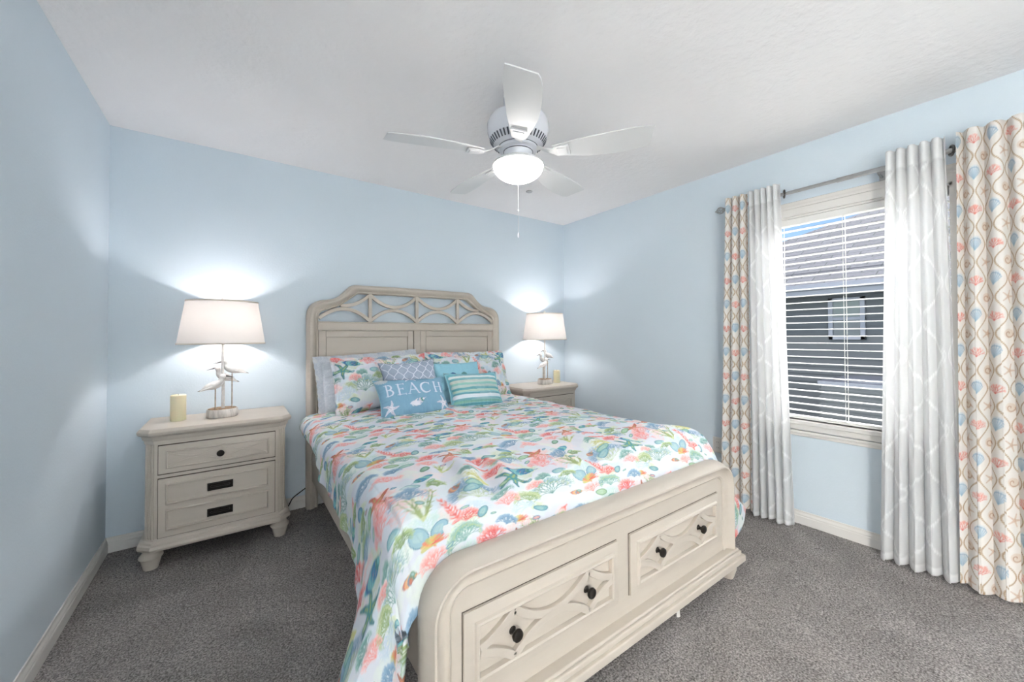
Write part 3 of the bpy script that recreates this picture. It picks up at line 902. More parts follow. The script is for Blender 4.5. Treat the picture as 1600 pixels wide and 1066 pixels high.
def make_iron(par):
    m = MB()
    m.loft([[(x, -w_, z + 0.004), (x, w_, z + 0.004), (x, w_, z - 0.004), (x, -w_, z - 0.004)] for x, w_, z in ((0.085, 0.012, 0.030), (0.115, 0.014, 0.026), (0.150, 0.014, 0.004), (0.185, 0.018, -0.008), (0.200, 0.034, -0.009), (0.262, 0.038, -0.009), (0.268, 0.034, -0.009))])
    m.box(0.206, 0.256, -0.026, 0.026, -0.016, -0.012)
    io = m.build('blade_bracket', FANW, par, bevel=0.002)
    return io
blade0 = make_blade()
iron0 = make_iron(blade0)
for k in range(5):
    az = -0.935 - k * 2 * PI / 5
    b_ = blade0 if k == 0 else blade0.copy()
    if k:
        COL.objects.link(b_)
        i_ = iron0.copy(); COL.objects.link(i_); i_.parent = b_
    b_.parent = fan
    b_.matrix_parent_inverse = Matrix.Identity(4)
    b_.location = (0, 0, BZ)
    b_.rotation_euler = (math.radians(-12), 0, az)
    b_.rotation_mode = 'XYZ'

# small round cover on the ceiling
det = MB().lathe([(0.026, -0.0005), (0.028, -0.004), (0.024, -0.009), (0.010, -0.011), (0.0, -0.011)], n=32).build('sprinkler_cover', mat_paint('grey_white_plastic', (0.45, 0.45, 0.46), 0.5))
det.location = (2.61, -0.582, RH)
tag(det, 'small round grey cover on the ceiling behind the fan light', 'sprinkler')

# ------------------------------------------------------------------ painting printed cloth (numpy, fabric coordinates in metres)
class Cloth:
    def __init__(s, w, h, col, res=0.0015, wrap=False):
        s.w, s.h, s.res, s.wrap = w, h, res, wrap
        s.nx, s.ny = int(round(w / res)), int(round(h / res))
        s.a = np.empty((s.ny, s.nx, 3)); s.a[:] = srgb(*col)

    def _win(s, x0, x1, y0, y1):
        i = np.arange(int(x0 / s.res) - 2, int(x1 / s.res) + 3)
        j = np.arange(int(y0 / s.res) - 2, int(y1 / s.res) + 3)
        if not s.wrap:
            i = i[(i >= 0) & (i < s.nx)]; j = j[(j >= 0) & (j < s.ny)]
        return i, j, (i + 0.5) * s.res, (j + 0.5) * s.res

    def _mix(s, i, j, al, col):
        I, J = i % s.nx, j % s.ny
        sub = s.a[np.ix_(J, I)]
        s.a[np.ix_(J, I)] = sub * (1 - al[..., None]) + np.array(col) * al[..., None]

    def cap(s, x0, y0, x1, y1, r0, r1, col, al=1.0, soft=None):
        soft = soft or s.res * 1.2
        m = max(r0, r1) + soft
        i, j, X, Y = s._win(min(x0, x1) - m, max(x0, x1) + m, min(y0, y1) - m, max(y0, y1) + m)
        if len(i) == 0 or len(j) == 0: return
        X, Y = np.meshgrid(X, Y)
        dx, dy = x1 - x0, y1 - y0
        L2 = dx * dx + dy * dy + 1e-12
        t = np.clip(((X - x0) * dx + (Y - y0) * dy) / L2, 0, 1)
        d = np.hypot(X - x0 - t * dx, Y - y0 - t * dy) - (r0 + (r1 - r0) * t)
        s._mix(i, j, np.clip(0.5 - d / soft, 0, 1) * al, srgb(*col))

    def wash(s, x, y, rx, ry, ang, col, al):
        """watery stain: soft uneven ellipse"""
        m = max(rx, ry) * 1.3
        i, j, X, Y = s._win(x - m, x + m, y - m, y + m)
        if len(i) == 0 or len(j) == 0: return
        X, Y = np.meshgrid(X - x, Y - y)
        c_, s_ = math.cos(ang), math.sin(ang)
        u, v = (X * c_ + Y * s_) / rx, (-X * s_ + Y * c_) / ry
        d = np.hypot(u, v) + 0.22 * vnoise((X + 5) * 60, (Y + 5) * 60, 3)
        a = np.clip((1.05 - d) * 3.5, 0, 1) * al * (0.75 + 0.25 * vnoise((X + 9) * 120, (Y + 3) * 120, 4))
        s._mix(i, j, np.clip(a, 0, 1), srgb(*col))

    def poly(s, pts, rad, cols, al=0.9):
        """chain of discs with changing radius and colour"""
        n = len(pts) - 1
        for k in range(n):
            c = cols[int(k * (len(cols) - 1) / max(1, n - 1) + 0.5)] if len(cols) > 1 else cols[0]
            s.cap(*pts[k], *pts[k + 1], rad[k], rad[k + 1], c, al)

    def sample(s, u, v):
        x, y = u / s.res - 0.5, v / s.res - 0.5
        i, j = np.floor(x).astype(int), np.floor(y).astype(int)
        fx, fy = (x - i)[..., None], (y - j)[..., None]
        if s.wrap:
            g = lambda a, b: s.a[b % s.ny, a % s.nx]
        else:
            g = lambda a, b: s.a[np.clip(b, 0, s.ny - 1), np.clip(a, 0, s.nx - 1)]
        return (g(i, j) * (1 - fx) + g(i + 1, j) * fx) * (1 - fy) + (g(i, j + 1) * (1 - fx) + g(i + 1, j + 1) * fx) * fy

RNG = random.Random(7)
def tree(C, x, y, ang, ln, wd, lev, cols, al=0.9, spread=0.5, shrink=0.78):
    if lev == 0 or ln < 0.003: return
    x1, y1 = x + ln * math.cos(ang), y + ln * math.sin(ang)
    C.cap(x, y, x1, y1, wd, wd * 0.8, cols[min(lev, len(cols)) - 1], al)
    k = 2 if RNG.random() < 0.8 else 3
    for q in range(k):
        a = ang + (q - (k - 1) / 2) * spread * 2 / max(1, k - 1) * RNG.uniform(0.6, 1.3)
        tree(C, x1, y1, a, ln * shrink * RNG.uniform(0.8, 1.15), wd * 0.82, lev - 1, cols, al, spread, shrink)

RED, PINK, CORAL = (222, 92, 84), (240, 176, 170), (232, 130, 112)
def coral(C, x, y, ang, s, cols=((240, 150, 140), (226, 108, 98), (214, 78, 72)), lev=6, w=0.0026):
    C.wash(x + math.cos(ang) * s * 0.5, y + math.sin(ang) * s * 0.5, s * 0.55, s * 0.45, ang, PINK, 0.45)
    for a in (-0.75, -0.3, 0.1, 0.55, 0.95):
        tree(C, x, y, ang + a, s * 0.24, w, lev, cols, 0.9, 0.42)
def finger_coral(C, x, y, ang, s, cols=((236, 140, 128), (226, 104, 92), (216, 84, 76))):
    C.wash(x + math.cos(ang) * s * 0.5, y + math.sin(ang) * s * 0.5, s * 0.5, s * 0.3, ang, (246, 205, 200), 0.5)
    px, py = x, y
    for k in range(7):
        nx_, ny_ = px + math.cos(ang) * s * 0.15, py + math.sin(ang) * s * 0.15
        C.cap(px, py, nx_, ny_, 0.0045 * (1 - k * 0.1), 0.004 * (1 - k * 0.1), cols[k % 3], 0.9)
        for sd in (-1, 1):
            a = ang + sd * RNG.uniform(0.5, 0.8)
            l = s * (0.30 - 0.03 * k) * RNG.uniform(0.8, 1.1)
            mx, my = nx_ + math.cos(a) * l * 0.6, ny_ + math.sin(a) * l * 0.6
            C.cap(nx_, ny_, mx, my, 0.004, 0.0035, cols[(k + 1) % 3], 0.85)
            C.cap(mx, my, mx + math.cos(a - sd * 0.5) * l * 0.45, my + math.sin(a - sd * 0.5) * l * 0.45, 0.0035, 0.0012, cols[k % 3], 0.85)
        px, py = nx_, ny_
def fan_coral(C, x, y, ang, s, cols, wash=(222, 232, 238), lev=7, w=0.0016, al=0.75):
    C.wash(x + math.cos(ang) * s * 0.55, y + math.sin(ang) * s * 0.55, s * 0.62, s * 0.55, ang, wash, 0.65)
    for a in np.linspace(-1.0, 1.0, 7):
        tree(C, x, y, ang + a, s * 0.21, w * 1.5, lev, cols, al, 0.36, 0.82)
def frond(C, x, y, ang, s, cols):
    C.wash(x + math.cos(ang) * s * 0.5, y + math.sin(ang) * s * 0.5, s * 0.5, s * 0.25, ang, (236, 240, 214), 0.55)
    for k in range(9):
        a = ang + RNG.uniform(-0.5, 0.5)
        l = s * RNG.uniform(0.7, 1.05)
        p = [(x, y)]
        for q in range(5):
            a += RNG.uniform(-0.28, 0.28)
            p.append((p[-1][0] + math.cos(a) * l / 5, p[-1][1] + math.sin(a) * l / 5))
            for sd in (-1, 1):
                if q > 0 and RNG.random() < 0.8:
                    b = a + sd * 0.7
                    C.cap(p[-1][0], p[-1][1], p[-1][0] + math.cos(b) * l * 0.15, p[-1][1] + math.sin(b) * l * 0.15, 0.0020, 0.0008, cols[q % len(cols)], 0.8)
        C.poly(p, [0.0030, 0.0027, 0.0024, 0.002, 0.0016, 0.001], cols, 0.85)
def starfish(C, x, y, ang, s, c1, c2, c3=None):
    for k in range(5):
        a = ang + k * 2 * PI / 5
        ex, ey = x + math.cos(a) * s, y + math.sin(a) * s
        b = a + 0.15
        mx, my = x + math.cos(b) * s * 0.55, y + math.sin(b) * s * 0.55
        C.cap(x, y, mx, my, s * 0.22, s * 0.15, c1, 0.95)
        C.cap(mx, my, ex, ey, s * 0.15, s * 0.07, c2, 0.95)
        C.cap(x, y, mx, my, s * 0.07, s * 0.04, c3 or c2, 0.8)
        for q in range(5):
            t = 0.3 + 0.13 * q
            C.cap(x + (ex - x) * t, y + (ey - y) * t, x + (ex - x) * t, y + (ey - y) * t, s * 0.03, s * 0.03, c1 if q % 2 else (c3 or c1), 0.7)
def conch(C, x, y, ang, s, c1=(40, 110, 160), c2=(120, 190, 190), c3=(200, 90, 120)):
    ca, sa = math.cos(ang), math.sin(ang)
    T_ = np.linspace(0, 1, 22)
    rad = [s * 0.17 * math.sin(PI * min(1, t * 1.15)) ** 0.75 * (1 + 0.10 * math.sin(t * 34)) * (1 if t < 0.87 else 0.5) + s * 0.012 for t in T_]
    P = [(x + ca * s * (t - 0.5), y + sa * s * (t - 0.5)) for t in T_]
    cols = [c1, c2, (90, 160, 190), c1, c2, c2, (60, 140, 170), c1, (40, 130, 120), c2, c1]
    C.poly(P, rad, cols, 0.95)
    for k in range(3, 18, 2):
        r = rad[k] * 0.85
        px_, py_ = P[k]
        C.cap(px_ - sa * r, py_ + ca * r, px_ + sa * r * 0.7 + ca * s * 0.03, py_ - ca * r * 0.7 + sa * s * 0.03, s * 0.012, s * 0.006, c1, 0.7)
    for k in range(14):
        t = RNG.uniform(0.25, 0.7); o = RNG.uniform(-0.6, 0.6)
        i_ = int(t * 21)
        C.cap(P[i_][0] - sa * rad[i_] * o, P[i_][1] + ca * rad[i_] * o, P[i_][0] - sa * rad[i_] * o, P[i_][1] + ca * rad[i_] * o, s * 0.018, s * 0.018, RNG.choice([c3, (230, 200, 150), c2]), 0.6)
    C.cap(P[4][0] + sa * rad[4], P[4][1] - ca * rad[4], P[10][0] + sa * rad[10], P[10][1] - ca * rad[10], s * 0.02, s * 0.008, c3, 0.8)
def leafy(C, x, y, ang, s, c1=(130, 180, 180), c2=(70, 140, 150), fat=0.32):
    ca, sa = math.cos(ang), math.sin(ang)
    T_ = np.linspace(-0.5, 0.5, 11)
    P = [(x + ca * s * t, y + sa * s * t) for t in T_]
    C.poly(P, [s * fat * math.sqrt(max(0, 1 - (2.0 * t) ** 2)) * 0.98 + 0.0016 for t in T_], [c2], 0.9)
    C.poly(P, [max(0.0005, s * fat * math.sqrt(max(0, 1 - (2.1 * t) ** 2)) - 0.0022) if abs(t) < 0.47 else 0.0005 for t in T_], [c1], 0.95)
    C.cap(P[2][0], P[2][1], P[8][0], P[8][1], s * 0.02, s * 0.02, c2, 0.5)
    C.wash(x, y, s * 0.3, s * fat * 0.6, ang, (200, 222, 205), 0.4)
def flowercoral(C, x, y, s):
    for k in range(9):
        a = -PI / 2 + (k - 4) * 0.42
        c = [(196, 190, 96), (214, 178, 88), (226, 120, 70), (178, 180, 90)][k % 4]
        C.cap(x, y, x + math.cos(a) * s * 0.55, y + math.sin(a) * s * 0.55, s * 0.16, s * 0.12, c, 0.85)
    for k in range(10):
        a = RNG.uniform(0, 2 * PI); r = RNG.uniform(0, s * 0.5)
        C.cap(x + math.cos(a) * r, y + math.sin(a) * r, x + math.cos(a) * r * 1.2, y + math.sin(a) * r * 1.2, s * 0.06, s * 0.03, RNG.choice([(222, 90, 60), (234, 150, 100), (190, 180, 90)]), 0.8)
    for k in range(8):
        a = RNG.uniform(-0.6, 0.5)
        C.cap(x, y, x + math.cos(a) * s * 0.95, y + math.sin(a) * s * 0.7, s * 0.035, s * 0.015, (216, 84, 74), 0.85)

BLU = ((138, 170, 194), (116, 154, 184), (96, 138, 170))
GRN = ((168, 188, 128), (140, 164, 96), (120, 146, 84))
TEA = ((140, 180, 170), (110, 160, 150), (90, 140, 130))
PW = 0.655
def coral_cloth(seed, w=PW, h=PW, wrap=True, ox=0.0, oy=0.0):
    """ox, oy shift the print on a cut piece; y grows towards the foot of the bed"""
    RNG.seed(seed)
    C = Cloth(w, h, (218, 220, 227), 0.0015, wrap)
    tiles = [(0, 0)] if wrap else [(a * PW - ox, b * PW - oy) for a in range(0, int(w / PW) + 2) for b in range(0, int(h / PW) + 2)]
    for tx, ty in tiles:
        RNG.seed(seed + 11)
        p = lambda f, x, y, *k, **kw: f(C, tx + x, ty + y, *k, **kw)
        for k in range(30):      # pale washes first
            C.wash(tx + RNG.uniform(0, PW), ty + RNG.uniform(0, PW), RNG.uniform(0.04, 0.09), RNG.uniform(0.03, 0.06), RNG.uniform(0, 3), RNG.choice([(216, 230, 236), (226, 234, 222), (240, 222, 220), (214, 226, 228)]), 0.75)
        U = -PI / 2
        for k in range(16):      # faint coral fans printed behind
            x_, y_ = RNG.uniform(0, PW), RNG.uniform(0, PW)
            cols = RNG.choice([((206, 220, 228), (196, 212, 224)), ((214, 222, 196), (204, 214, 184)), ((204, 222, 216), (192, 214, 206)), ((240, 214, 210), (236, 202, 198))])
            fan_coral(C, tx + x_, ty + y_, U + RNG.uniform(-0.6, 0.6), RNG.uniform(0.07, 0.11), cols, RNG.choice([(226, 234, 240), (230, 236, 226)]), 6, 0.0016, 0.85)
        # row at the foot edge (y about 0.60) upwards
        p(fan_coral, 0.235, 0.520, U + 0.2, 0.135, BLU + ((176, 192, 150),))
        p(fan_coral, 0.520, 0.640, U - 0.1, 0.135, (TEA[0], BLU[1], GRN[1], TEA[2]), (220, 232, 226))
        p(fan_coral, 0.415, 0.640, U, 0.075, (GRN[0], (200, 206, 160), GRN[1]), (232, 236, 218))
        p(frond, 0.045, 0.520, U + 0.05, 0.120, ((196, 204, 150), (150, 166, 96), (128, 148, 82)))
        p(coral, 0.165, 0.640, U + 0.25, 0.075)
        p(finger_coral, 0.150, 0.615, U - 0.2, 0.145)
        p(leafy, 0.020, 0.585, U - 0.25, 0.070, (150, 186, 196), (90, 140, 160), 0.42)
        p(leafy, 0.085, 0.590, U + 0.45, 0.062, (140, 176, 190), (80, 130, 150), 0.42)
        p(flowercoral, 0.055, 0.640, 0.055)
        p(leafy, 0.230, 0.620, U + 0.5, 0.060, (120, 168, 176), (60, 120, 130), 0.26)
        p(starfish, 0.395, 0.470, 0.35, 0.066, (70, 150, 150), (40, 120, 130), (170, 190, 110))
        p(conch, 0.465, 0.425, 0.28, 0.135)
        p(coral, 0.370, 0.400, U - 0.1, 0.062, lev=6, w=0.0020)
        p(frond, 0.315, 0.430, U - 0.9, 0.090, ((214, 212, 140), (190, 188, 104)))
        p(leafy, 0.260, 0.430, 0.1, 0.060, (150, 190, 176), (80, 146, 140), 0.22)
        p(leafy, 0.235, 0.455, -0.2, 0.060, (140, 184, 190), (80, 140, 156), 0.27)
        p(conch, 0.190, 0.420, -0.5, 0.070, (176, 100, 70), (216, 160, 120), (190, 120, 90))
        p(leafy, 0.600, 0.490, 0.1, 0.055, (140, 184, 190), (80, 140, 156), 0.30)
        p(coral, 0.560, 0.440, U + 0.2, 0.080, ((244, 170, 166), (234, 130, 124)), 6, 0.0018)
        # middle of the repeat
        p(starfish, 0.610, 0.330, 0.7, 0.058, (206, 96, 66), (186, 78, 54), (170, 160, 90))
        p(leafy, 0.560, 0.315, -0.4, 0.052, (150, 190, 150), (90, 140, 110), 0.30)
        p(fan_coral, 0.470, 0.345, U, 0.090, (GRN[0], TEA[1], BLU[1]), (222, 232, 222))
        p(conch, 0.120, 0.310, 2.7, 0.105, (50, 130, 170), (120, 190, 180), (80, 170, 180))
        p(leafy, 0.060, 0.350, 0.3, 0.060, (160, 196, 200), (90, 146, 150), 0.24)
        p(finger_coral, 0.290, 0.300, 0.4, 0.080, ((232, 110, 100), (222, 84, 78), (236, 140, 128)))
        p(coral, 0.370, 0.270, U + 0.4, 0.072)
        p(frond, 0.215, 0.270, U + 0.5, 0.080, ((200, 206, 140), (160, 176, 100)))
        p(leafy, 0.440, 0.235, 0.0, 0.060, (120, 170, 170), (50, 120, 130), 0.24)
        p(leafy, 0.170, 0.215, 2.4, 0.050, (110, 160, 130), (70, 120, 90), 0.28)
        p(coral, 0.020, 0.240, U, 0.075, ((248, 180, 174), (238, 140, 132)), 6, 0.0020)
        p(leafy, 0.540, 0.200, 1.2, 0.060, (90, 150, 180), (40, 100, 150), 0.34)
        p(fan_coral, 0.620, 0.170, U - 0.2, 0.085, BLU, (220, 232, 240))
        p(starfish, 0.310, 0.140, 0.1, 0.050, (190, 104, 70), (160, 84, 60), (214, 150, 100))
        p(frond, 0.400, 0.160, U, 0.085, (GRN[0], GRN[1], GRN[2]))
        p(conch, 0.480, 0.110, -0.25, 0.110, (60, 130, 150), (130, 190, 170), (60, 110, 160))
        p(coral, 0.240, 0.110, U - 0.3, 0.070)
        p(leafy, 0.130, 0.130, -0.2, 0.060, (146, 190, 176), (76, 140, 130), 0.26)
        p(leafy, 0.085, 0.085, 0.5, 0.050, (160, 190, 150), (100, 140, 100), 0.30)
        p(finger_coral, 0.560, 0.075, 2.6, 0.080, ((238, 150, 140), (228, 116, 106), (240, 170, 160)))
        p(flowercoral, 0.350, 0.060, 0.040)
        p(fan_coral, 0.150, 0.060, U, 0.080, (TEA[0], GRN[0], TEA[1]), (226, 236, 228))
        p(leafy, 0.450, 0.035, 0.2, 0.055, (120, 174, 180), (60, 126, 140), 0.25)
        p(conch, 0.630, 0.025, 0.4, 0.070, (200, 110, 80), (226, 170, 120), (60, 140, 140))
        for (x_, y_, a_, s_, cs) in ((0.33, 0.56, U - 0.3, 0.07, TEA), (0.62, 0.56, U + 0.3, 0.06, GRN), (0.51, 0.52, U, 0.05, TEA), (0.03, 0.42, U + 0.2, 0.08, BLU), (0.14, 0.39, U, 0.05, GRN),
                                  (0.28, 0.36, U, 0.055, TEA), (0.53, 0.27, U - 0.4, 0.06, GRN), (0.36, 0.22, U, 0.05, BLU), (0.07, 0.16, U, 0.05, BLU), (0.30, 0.06, U + 0.5, 0.06, BLU), (0.52, 0.14, U, 0.05, GRN)):
            p(fan_coral, x_, y_, a_, s_, cs, (226, 234, 232), 6, 0.0015, 0.8)
        for (x_, y_, a_, s_) in ((0.33, 0.62, 0.2, 0.07), (0.47, 0.56, -0.3, 0.06), (0.60, 0.40, 0.1, 0.07), (0.20, 0.18, 0.0, 0.065), (0.40, 0.32, 0.4, 0.06), (0.05, 0.06, -0.2, 0.06), (0.29, 0.20, 0.0, 0.05)):
            p(coral, x_, y_, U + a_, s_, ((246, 190, 184), (238, 158, 150), (232, 138, 128)), 6, 0.0018)
        for k in range(14):
            x_, y_ = RNG.uniform(0, PW), RNG.uniform(0, PW)
            p(leafy, x_, y_, RNG.uniform(-0.6, 0.8), RNG.uniform(0.018, 0.034), RNG.choice([(150, 190, 190), (170, 200, 160), (236, 150, 140), (130, 170, 190)]), RNG.choice([(80, 140, 150), (110, 150, 110), (90, 140, 170)]), 0.24)
    C.a = C.a * 0.90 + np.array(srgb(206, 212, 222)) * 0.10      # washed, slightly faded ink
    return C

def grid_mesh(name, X, Y, Z, mats, col=None, parent=None, close_u=False):
    n, m = X.shape
    me = bpy.data.meshes.new(name)
    vs = np.stack([X, Y, Z], -1).reshape(-1, 3)
    idx = np.arange(n * m).reshape(n, m)
    q = np.stack([idx[:-1, :-1], idx[:-1, 1:], idx[1:, 1:], idx[1:, :-1]], -1).reshape(-1, 4)
    nf = len(q)
    me.vertices.add(len(vs)); me.vertices.foreach_set('co', vs.ravel())
    me.loops.add(nf * 4); me.loops.foreach_set('vertex_index', q.ravel().astype(np.int32))
    me.polygons.add(nf); me.polygons.foreach_set('loop_start', np.arange(0, nf * 4, 4, dtype=np.int32))
    me.update(calc_edges=True)
    me.polygons.foreach_set('use_smooth', [True] * nf)
    if col is not None:
        a = me.color_attributes.new('print', 'FLOAT_COLOR', 'POINT')
        c4 = np.ones((n * m, 4), np.float32); c4[:, :3] = np.clip(col.reshape(-1, 3), 0, 1)
        a.data.foreach_set('color', c4.ravel())
    for k in (mats if isinstance(mats, (list, tuple)) else [mats]):
        me.materials.append(k)
    o = bpy.data.objects.new(name, me)
    COL.objects.link(o)
    if parent is not None: o.parent = parent
    return o

# ------------------------------------------------------------------ comforter
PRINT = mat_vcol('printed_cotton', 0.75, 0.15, 500)
LINING = mat_paint('grey_blue_lining', (0.30, 0.36, 0.42), 0.8, 0.15, 60)
CC = coral_cloth(21)
BC = 1.822
V_ = np.linspace(-2.32, -0.14, 680)                  # along the bed (cloth length)
L_ = 1.33
U_s = np.linspace(-L_, L_, 800)                      # fabric coordinate across
Ug, Vg = np.meshgrid(U_s, V_)
def st(y, tab): return np.interp(-y, [t[0] for t in tab], [t[1] for t in tab])
drop = st(Vg, [(0.14, 0.01), (0.60, 0.015), (0.74, 0.03), (0.87, 0.055), (1.02, 0.105), (1.38, 0.14), (1.59, 0.165), (1.76, 0.20), (1.86, 0.27), (1.96, 0.40), (2.05, 0.52), (2.12, 0.55), (2.22, 0.50), (2.30, 0.44)])
flare = st(Vg, [(0.14, 0.0), (1.2, 0.0), (1.65, 0.02), (1.82, 0.09), (1.94, 0.24), (2.04, 0.34), (2.12, 0.35), (2.20, 0.24), (2.27, 0.10), (2.32, 0.02)]) * np.where(Ug > 0, 1.85, 1.0)
HX_ = 0.79                                            # flat half width of the top
R_c = 0.085                                           # shoulder radius
arcl = R_c * PI / 2
au = np.abs(Ug); sg = np.sign(Ug)
tot = HX_ + arcl + drop
s = au / L_ * tot                                     # each station ends at its own hem
top_t = np.clip(s / HX_, 0, 1)
ztop = 0.700 + 0.012 * (1 - top_t ** 2) - 0.014 * top_t ** 6
ang = np.clip((s - HX_) / R_c, 0, PI / 2)
dd = np.clip(s - HX_ - arcl, 0, None)
dm = dd / np.maximum(drop, 1e-3)
tilt = flare * 1.5 * dm ** 0.55 * (1 - 0.25 * dm)
ox_ = np.where(s < HX_, s, HX_ + R_c * np.sin(ang)) + dd * np.sin(tilt)
zz_ = ztop - R_c * (1 - np.cos(ang)) - dd * np.cos(tilt)
# foot end rolls down behind the footboard; beside it the corner hangs as a soft cone
side = np.clip(dd / 0.10, 0, 1)
over = np.clip(-Vg - 2.03, 0, None)
yy = np.where(-Vg < 2.03, Vg, -2.03 - over * ((0.098 + (0.112 - 0.098) * side) / 0.29))
fe = np.clip((-Vg - 1.89) / 0.43, 0, 1)
fall = 0.135 * fe ** 2.0
inside = np.clip(1 - dd / 0.12, 0, 1)
zz_ = zz_ - fall * (0.35 + 0.65 * inside)
corner = np.clip((ox_ - 0.66) / 0.16, 0, 1) * fe ** 1.5
zz_ = zz_ - 0.07 * corner * inside
# keep the hanging corner clear of the footboard end

# folds and wrinkles
nfold = vnoise(Vg * 9 + 3, Ug * 0.8, 5) * 0.6 + vnoise(Vg * 17, Ug * 1.5, 6) * 0.4
ox_ = ox_ + nfold * 0.020 * np.clip(dd / 0.10, 0, 1) * (0.4 + 0.6 * dm)
crease = vnoise(Ug * 13 + 1.3 * Vg, Vg * 2.0, 8)
zz_ = zz_ + 0.020 * crease * np.clip((-Vg - 1.55) / 0.35, 0, 1) * (s < HX_ + 0.05) * (1 - 0.75 * fe)
wv = vnoise(Ug * 21 + 4.0 * Vg, Vg * 1.3 + 5, 9)
zz_ = zz_ + 0.011 * wv * np.clip((-Vg - 1.6) / 0.25, 0, 1) * (1 - 0.6 * fe) * np.clip(1 - dd / 0.05, 0, 1)
zz_ = zz_ + 0.010 * vnoise(Ug * 3.3 + 7, Vg * 3.1, 10) * (0.3 + 0.7 * inside) + 0.014 * np.clip((-Vg - 1.5) / 0.35, 0, 1) * (1 - fe) * inside + 0.005 * vnoise(Ug * 11, Vg * 10, 11)
ox_ = ox_ + 0.012 * vnoise(Vg * 2.6 + 11, Ug * 0 + sg * 3, 12) * np.clip(ang, 0, 1)
yy_ = yy + 0.01 * vnoise(Ug * 7, Vg * 2, 14) * np.clip(dm, 0, 1) * (1 - fe)
Xd = BC + sg * ox_
ft = fe ** 3
fu = Ug / np.abs(L_) * tot * 1.0
fabu = sg * s
fabv = 0.60 + (-Vg - 2.14)
colr = CC.sample((fabu + BC - 1.047 + 0.045) % PW, fabv % PW)
cf = grid_mesh('comforter', Xd, yy_, zz_, [PRINT, LINING], colr)
md = cf.modifiers.new('thickness', 'SOLIDIFY')
md.thickness = 0.016; md.offset = -1; md.material_offset = 1; md.material_offset_rim = 0
tag(cf, 'white comforter printed with coral, starfish and shells spread over the bed', 'comforter')

# ------------------------------------------------------------------ pillows
def pillow(name, loc, w, h, T_, lean, yaw_=0, roll=0, cloth=None, back=None, flange=0.0, pinch=0.05, seed=1, res=0.0032, piping=None, label='', cat='pillow', group=None, wr=1.0, scallop=None):
    """a stuffed cushion standing on its lower edge; cloth is the printed front"""
    nu, nv = int(w / res) | 1, int(h / res) | 1
    a, b = np.meshgrid(np.linspace(-1, 1, nu), np.linspace(-1, 1, nv))
    fa = 1 - 2 * flange / w
    fb = 1 - 2 * flange / h
    ia, ib = np.clip(np.abs(a) / fa, 0, 1), np.clip(np.abs(b) / fb, 0, 1)
    body = (np.clip(1 - ia ** 3.0, 0, 1) ** 0.5) * (np.clip(1 - ib ** 3.0, 0, 1) ** 0.5)
    x = w / 2 * a * (1 - pinch * (1 - b ** 2) * np.abs(a) ** 3)
    z = h / 2 * b * (1 - pinch * 1.2 * (1 - a ** 2) * np.abs(b) ** 3)
    if scallop:
        z = z + scallop * np.abs(np.sin(a * w / 0.028)) * (np.abs(b) > 0.98) * np.sign(b) * 0.3
        x = x + scallop * np.abs(np.sin(b * h / 0.028)) * (np.abs(a) > 0.985) * np.sign(a)
    edge = 0.0016
    t = T_ * body + edge
    wrk = vnoise(a * 4 * w / 0.4 + seed, b * 4 * h / 0.4 + seed, seed) * 0.5 + vnoise(a * 9 * w / 0.4, b * 9 * h / 0.4 + 2, seed + 1) * 0.25
    # puckers running in from the seams
    pk = vnoise(a * 22 * w / 0.5, b * 0 + seed, seed + 2) * np.clip((ib - 0.55) / 0.45, 0, 1) * (1 - np.clip((ib - 0.97) / 0.03, 0, 1)) + vnoise(b * 22 * h / 0.5, a * 0 + seed, seed + 3) * np.clip((ia - 0.6) / 0.4, 0, 1) * (1 - np.clip((ia - 0.97) / 0.03, 0, 1))
    yf = -(t + wr * (0.010 * wrk * body + 0.004 * pk * (body ** 0.3)))
    if flange:
        fl = np.maximum(np.abs(a) - fa, 0) * w / 2 + np.maximum(np.abs(b) - fb, 0) * h / 2
        yf = yf + 0.006 * np.sin(a * w / 0.035 + b * h / 0.04) * np.clip(fl / max(flange, 1e-3), 0, 1) 
    col = cloth.sample((a + 1) / 2 * w, (1 - b) / 2 * h) if cloth is not None else None
    yb = t * 0.9 + 0.0
    root = empty(name, loc, 0, label, cat, group)
    root.rotation_mode = 'XYZ'
    M = Matrix.Rotation(yaw_, 4, 'Z') @ Matrix.Rotation(-lean, 4, 'X') @ Matrix.Rotation(roll, 4, 'Y')
    root.rotation_euler = M.to_euler()
    fm = grid_mesh('front', x, yf, z, PRINT, col, root)
    step = 4
    bx, by, bz = x[::step, ::step][:, ::-1], yb[::step, ::step][:, ::-1], z[::step, ::step][:, ::-1]
    def fixed(arr): return arr
    # the back uses the same outline, full resolution on its rim is not needed
    bk = grid_mesh('back', x[:, ::-1], yb[:, ::-1], z[:, ::-1], back or LINING, None, root)
    if piping is not None:
        rim = [(x[0, i], 0, z[0, i]) for i in range(0, nu, 3)] + [(x[i, -1], 0, z[i, -1]) for i in range(0, nv, 3)] + \
              [(x[-1, i], 0, z[-1, i]) for i in range(nu - 1, -1, -3)] + [(x[i, 0], 0, z[i, 0]) for i in range(nv - 1, -1, -3)]
        MB().tube(rim, 0.0036, 8).build('piping', piping, root)
    return root

